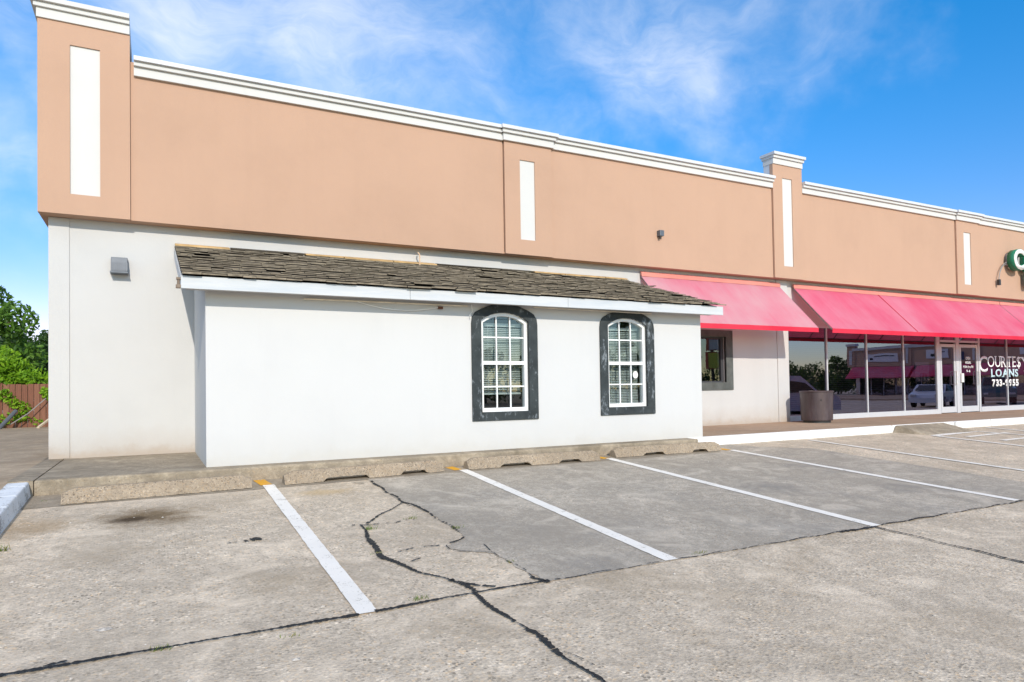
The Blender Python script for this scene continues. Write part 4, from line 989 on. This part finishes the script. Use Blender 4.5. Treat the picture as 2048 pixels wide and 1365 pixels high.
# ================================================================== SKY AND SUN
sun_dir = Vector((-.165, -1.0, .50)).normalized()     # towards the sun, read from the awning and eave shadows
el = math.asin(sun_dir.z); az = math.atan2(sun_dir.x, sun_dir.y)
sd = bpy.data.lights.new('sun', 'SUN'); sd.energy = 2.6; sd.angle = R(.5); sd.color = (1.0, .93, .82)
so = bpy.data.objects.new('sun', sd); COL.objects.link(so); so.rotation_euler = (-sun_dir).to_track_quat('-Z', 'Y').to_euler(); so.location = (0, -20, 30)
wd = bpy.data.worlds.new('World'); SC.world = wd; wd.use_nodes = True; t = wd.node_tree; t.nodes.clear()
def wn(kind, ins=None, **kw):
    q = t.nodes.new(kind)
    for kx, v in kw.items(): setattr(q, kx, v)
    for kx, v in (ins or {}).items():
        if isinstance(v, bpy.types.NodeSocket): t.links.new(v, q.inputs[kx])
        else: q.inputs[kx].default_value = v
    return q
sky = wn('ShaderNodeTexSky', sky_type='NISHITA'); sky.sun_disc = False; sky.sun_elevation = el; sky.sun_rotation = az; sky.air_density = 1.0; sky.dust_density = .25; sky.ozone_density = 2.2; sky.altitude = 100
tc_ = wn('ShaderNodeTexCoord').outputs['Generated']
sep = wn('ShaderNodeSeparateXYZ', {0: tc_}).outputs
# cloud layer: project the view direction onto a flat layer overhead
inv = wn('ShaderNodeMath', {0: sep[2], 1: .04}, operation='MAXIMUM').outputs[0]
pl = wn('ShaderNodeCombineXYZ', {0: wn('ShaderNodeMath', {0: sep[0], 1: inv}, operation='DIVIDE').outputs[0], 1: wn('ShaderNodeMath', {0: sep[1], 1: inv}, operation='DIVIDE').outputs[0], 2: 0.0}).outputs[0]
def mp(v, rot, sx, sy): return wn('ShaderNodeMapping', {'Vector': v, 'Rotation': (0, 0, R(rot)), 'Scale': (sx, sy, 1)}).outputs[0]
def add(a, b, op='ADD'): return wn('ShaderNodeMath', {0: a, 1: b}, operation=op).outputs[0]
dirv = wn('ShaderNodeVectorMath', {0: tc_}, operation='NORMALIZE').outputs[0]
warp = wn('ShaderNodeTexNoise', {'Scale': 3.5, 'Detail': 4.0, 'Roughness': .55, 'Vector': dirv}).outputs['Color']
dw = wn('ShaderNodeVectorMath', {0: dirv, 1: wn('ShaderNodeVectorMath', {0: warp, 'Scale': .22}, operation='SCALE').outputs[0]}, operation='ADD').outputs[0]
def mp3(v, rot, sc): return wn('ShaderNodeMapping', {'Vector': v, 'Rotation': tuple(R(q) for q in rot), 'Scale': sc}).outputs[0]
n1 = wn('ShaderNodeTexNoise', {'Scale': 5.0, 'Detail': 12.0, 'Roughness': .64, 'Distortion': .3, 'Vector': mp3(dw, (0, 32, 28), (.55, 1.0, 1.9))}).outputs['Fac']
n2 = wn('ShaderNodeTexNoise', {'Scale': 2.2, 'Detail': 6.0, 'Roughness': .55, 'Distortion': .4, 'Vector': dw}).outputs['Fac']
wc = wn('ShaderNodeVectorMath', {0: warp, 1: (.5, .5, .5)}, operation='SUBTRACT').outputs[0]
w2 = wn('ShaderNodeVectorMath', {0: wn('ShaderNodeTexNoise', {'Scale': 9.0, 'Detail': 5.0, 'Roughness': .6, 'Vector': dirv}).outputs['Color'], 1: (.5, .5, .5)}, operation='SUBTRACT').outputs[0]
wv = wn('ShaderNodeVectorMath', {0: wn('ShaderNodeVectorMath', {0: wc, 'Scale': .42}, operation='SCALE').outputs[0], 1: wn('ShaderNodeVectorMath', {0: w2, 'Scale': .20}, operation='SCALE').outputs[0]}, operation='ADD').outputs[0]
md = wn('ShaderNodeVectorMath', {0: dirv, 1: wv}, operation='ADD').outputs[0]
mask = None
for (u, v, rad, amt) in ((330, 10, .20, .8), (480, 30, .22, 1), (620, 80, .25, 1), (770, 130, .23, 1), (900, 180, .19, .9), (1000, 215, .14, .7), (820, 40, .2, .7), (1220, 150, .13, .6), (1270, 110, .16, .85), (1350, 60, .18, 1), (1470, 40, .17, 1), (1590, -10, .14, .7), (1190, 90, .15, .6), (-40, 225, .15, .75), (10, 300, .13, .5)):
    q = ray(u, v).normalized()
    d = wn('ShaderNodeVectorMath', {0: md, 1: tuple(q)}, operation='DISTANCE').outputs['Value']
    g_ = wn('ShaderNodeMapRange', {0: d, 1: 0.0, 2: rad*1.15, 3: amt, 4: 0.0}, interpolation_type='SMOOTHSTEP').outputs[0]
    mask = g_ if mask is None else add(mask, g_, 'MAXIMUM')
dens = add(add(n1, .62, 'MULTIPLY'), add(n2, .38, 'MULTIPLY'))
dens = wn('ShaderNodeMapRange', {0: dens, 1: .28, 2: .76, 3: .10, 4: 1.0}, interpolation_type='SMOOTHSTEP').outputs[0]
low = wn('ShaderNodeMapRange', {0: sep[2], 1: .02, 2: .12, 3: 0.0, 4: 1.0}).outputs[0]
back = add(wn('ShaderNodeMapRange', {0: sep[1], 1: -.05, 2: .25, 3: 1.0, 4: 0.0}).outputs[0], wn('ShaderNodeMapRange', {0: sep[2], 1: .22, 2: .5, 3: .1, 4: 1.0}).outputs[0], 'MULTIPLY')      # unseen cloud added behind the camera to whiten and lift the fill light
cov = wn('ShaderNodeMath', {0: add(add(dens, add(mask, back, 'MAXIMUM'), 'MULTIPLY'), low, 'MULTIPLY'), 1: .88}, operation='MULTIPLY', use_clamp=True).outputs[0]
hs = wn('ShaderNodeHueSaturation', {'Hue': .5, 'Saturation': 1.45, 'Value': 1.13, 'Color': sky.outputs[0]}).outputs[0]
tint = wn('ShaderNodeMix', data_type='RGBA'); anti = wn('ShaderNodeMapRange', {0: sep[1], 1: -.2, 2: .5, 3: 1.0, 4: 0.0}, interpolation_type='SMOOTHSTEP').outputs[0]; t.links.new(add(wn('ShaderNodeMapRange', {0: sep[2], 1: .02, 2: .55, 3: 0.0, 4: 1.0}, interpolation_type='SMOOTHSTEP').outputs[0], anti, 'MAXIMUM'), tint.inputs[0]); tint.inputs[6].default_value = (.95, .62, .76, 1); tint.inputs[7].default_value = (1, 1, 1, 1)
hz = wn('ShaderNodeMix', data_type='RGBA', blend_type='MULTIPLY'); hz.inputs[0].default_value = 1; t.links.new(hs, hz.inputs[6]); t.links.new(tint.outputs[2], hz.inputs[7])
mixc = wn('ShaderNodeMix', data_type='RGBA'); t.links.new(cov, mixc.inputs[0]); t.links.new(hz.outputs[2], mixc.inputs[6]); mixc.inputs[7].default_value = (6.2, 6.15, 6.1, 1)
bg = wn('ShaderNodeBackground', {'Color': mixc.outputs[2], 'Strength': .15}); out = wn('ShaderNodeOutputWorld'); t.links.new(bg.outputs[0], out.inputs[0])

vs = SC.view_settings; vs.view_transform = 'Standard'; vs.look = 'None'; vs.exposure = .45; vs.gamma = 1
SC.cycles.max_bounces = 8; SC.cycles.transparent_max_bounces = 12; SC.cycles.caustics_reflective = False; SC.cycles.caustics_refractive = False
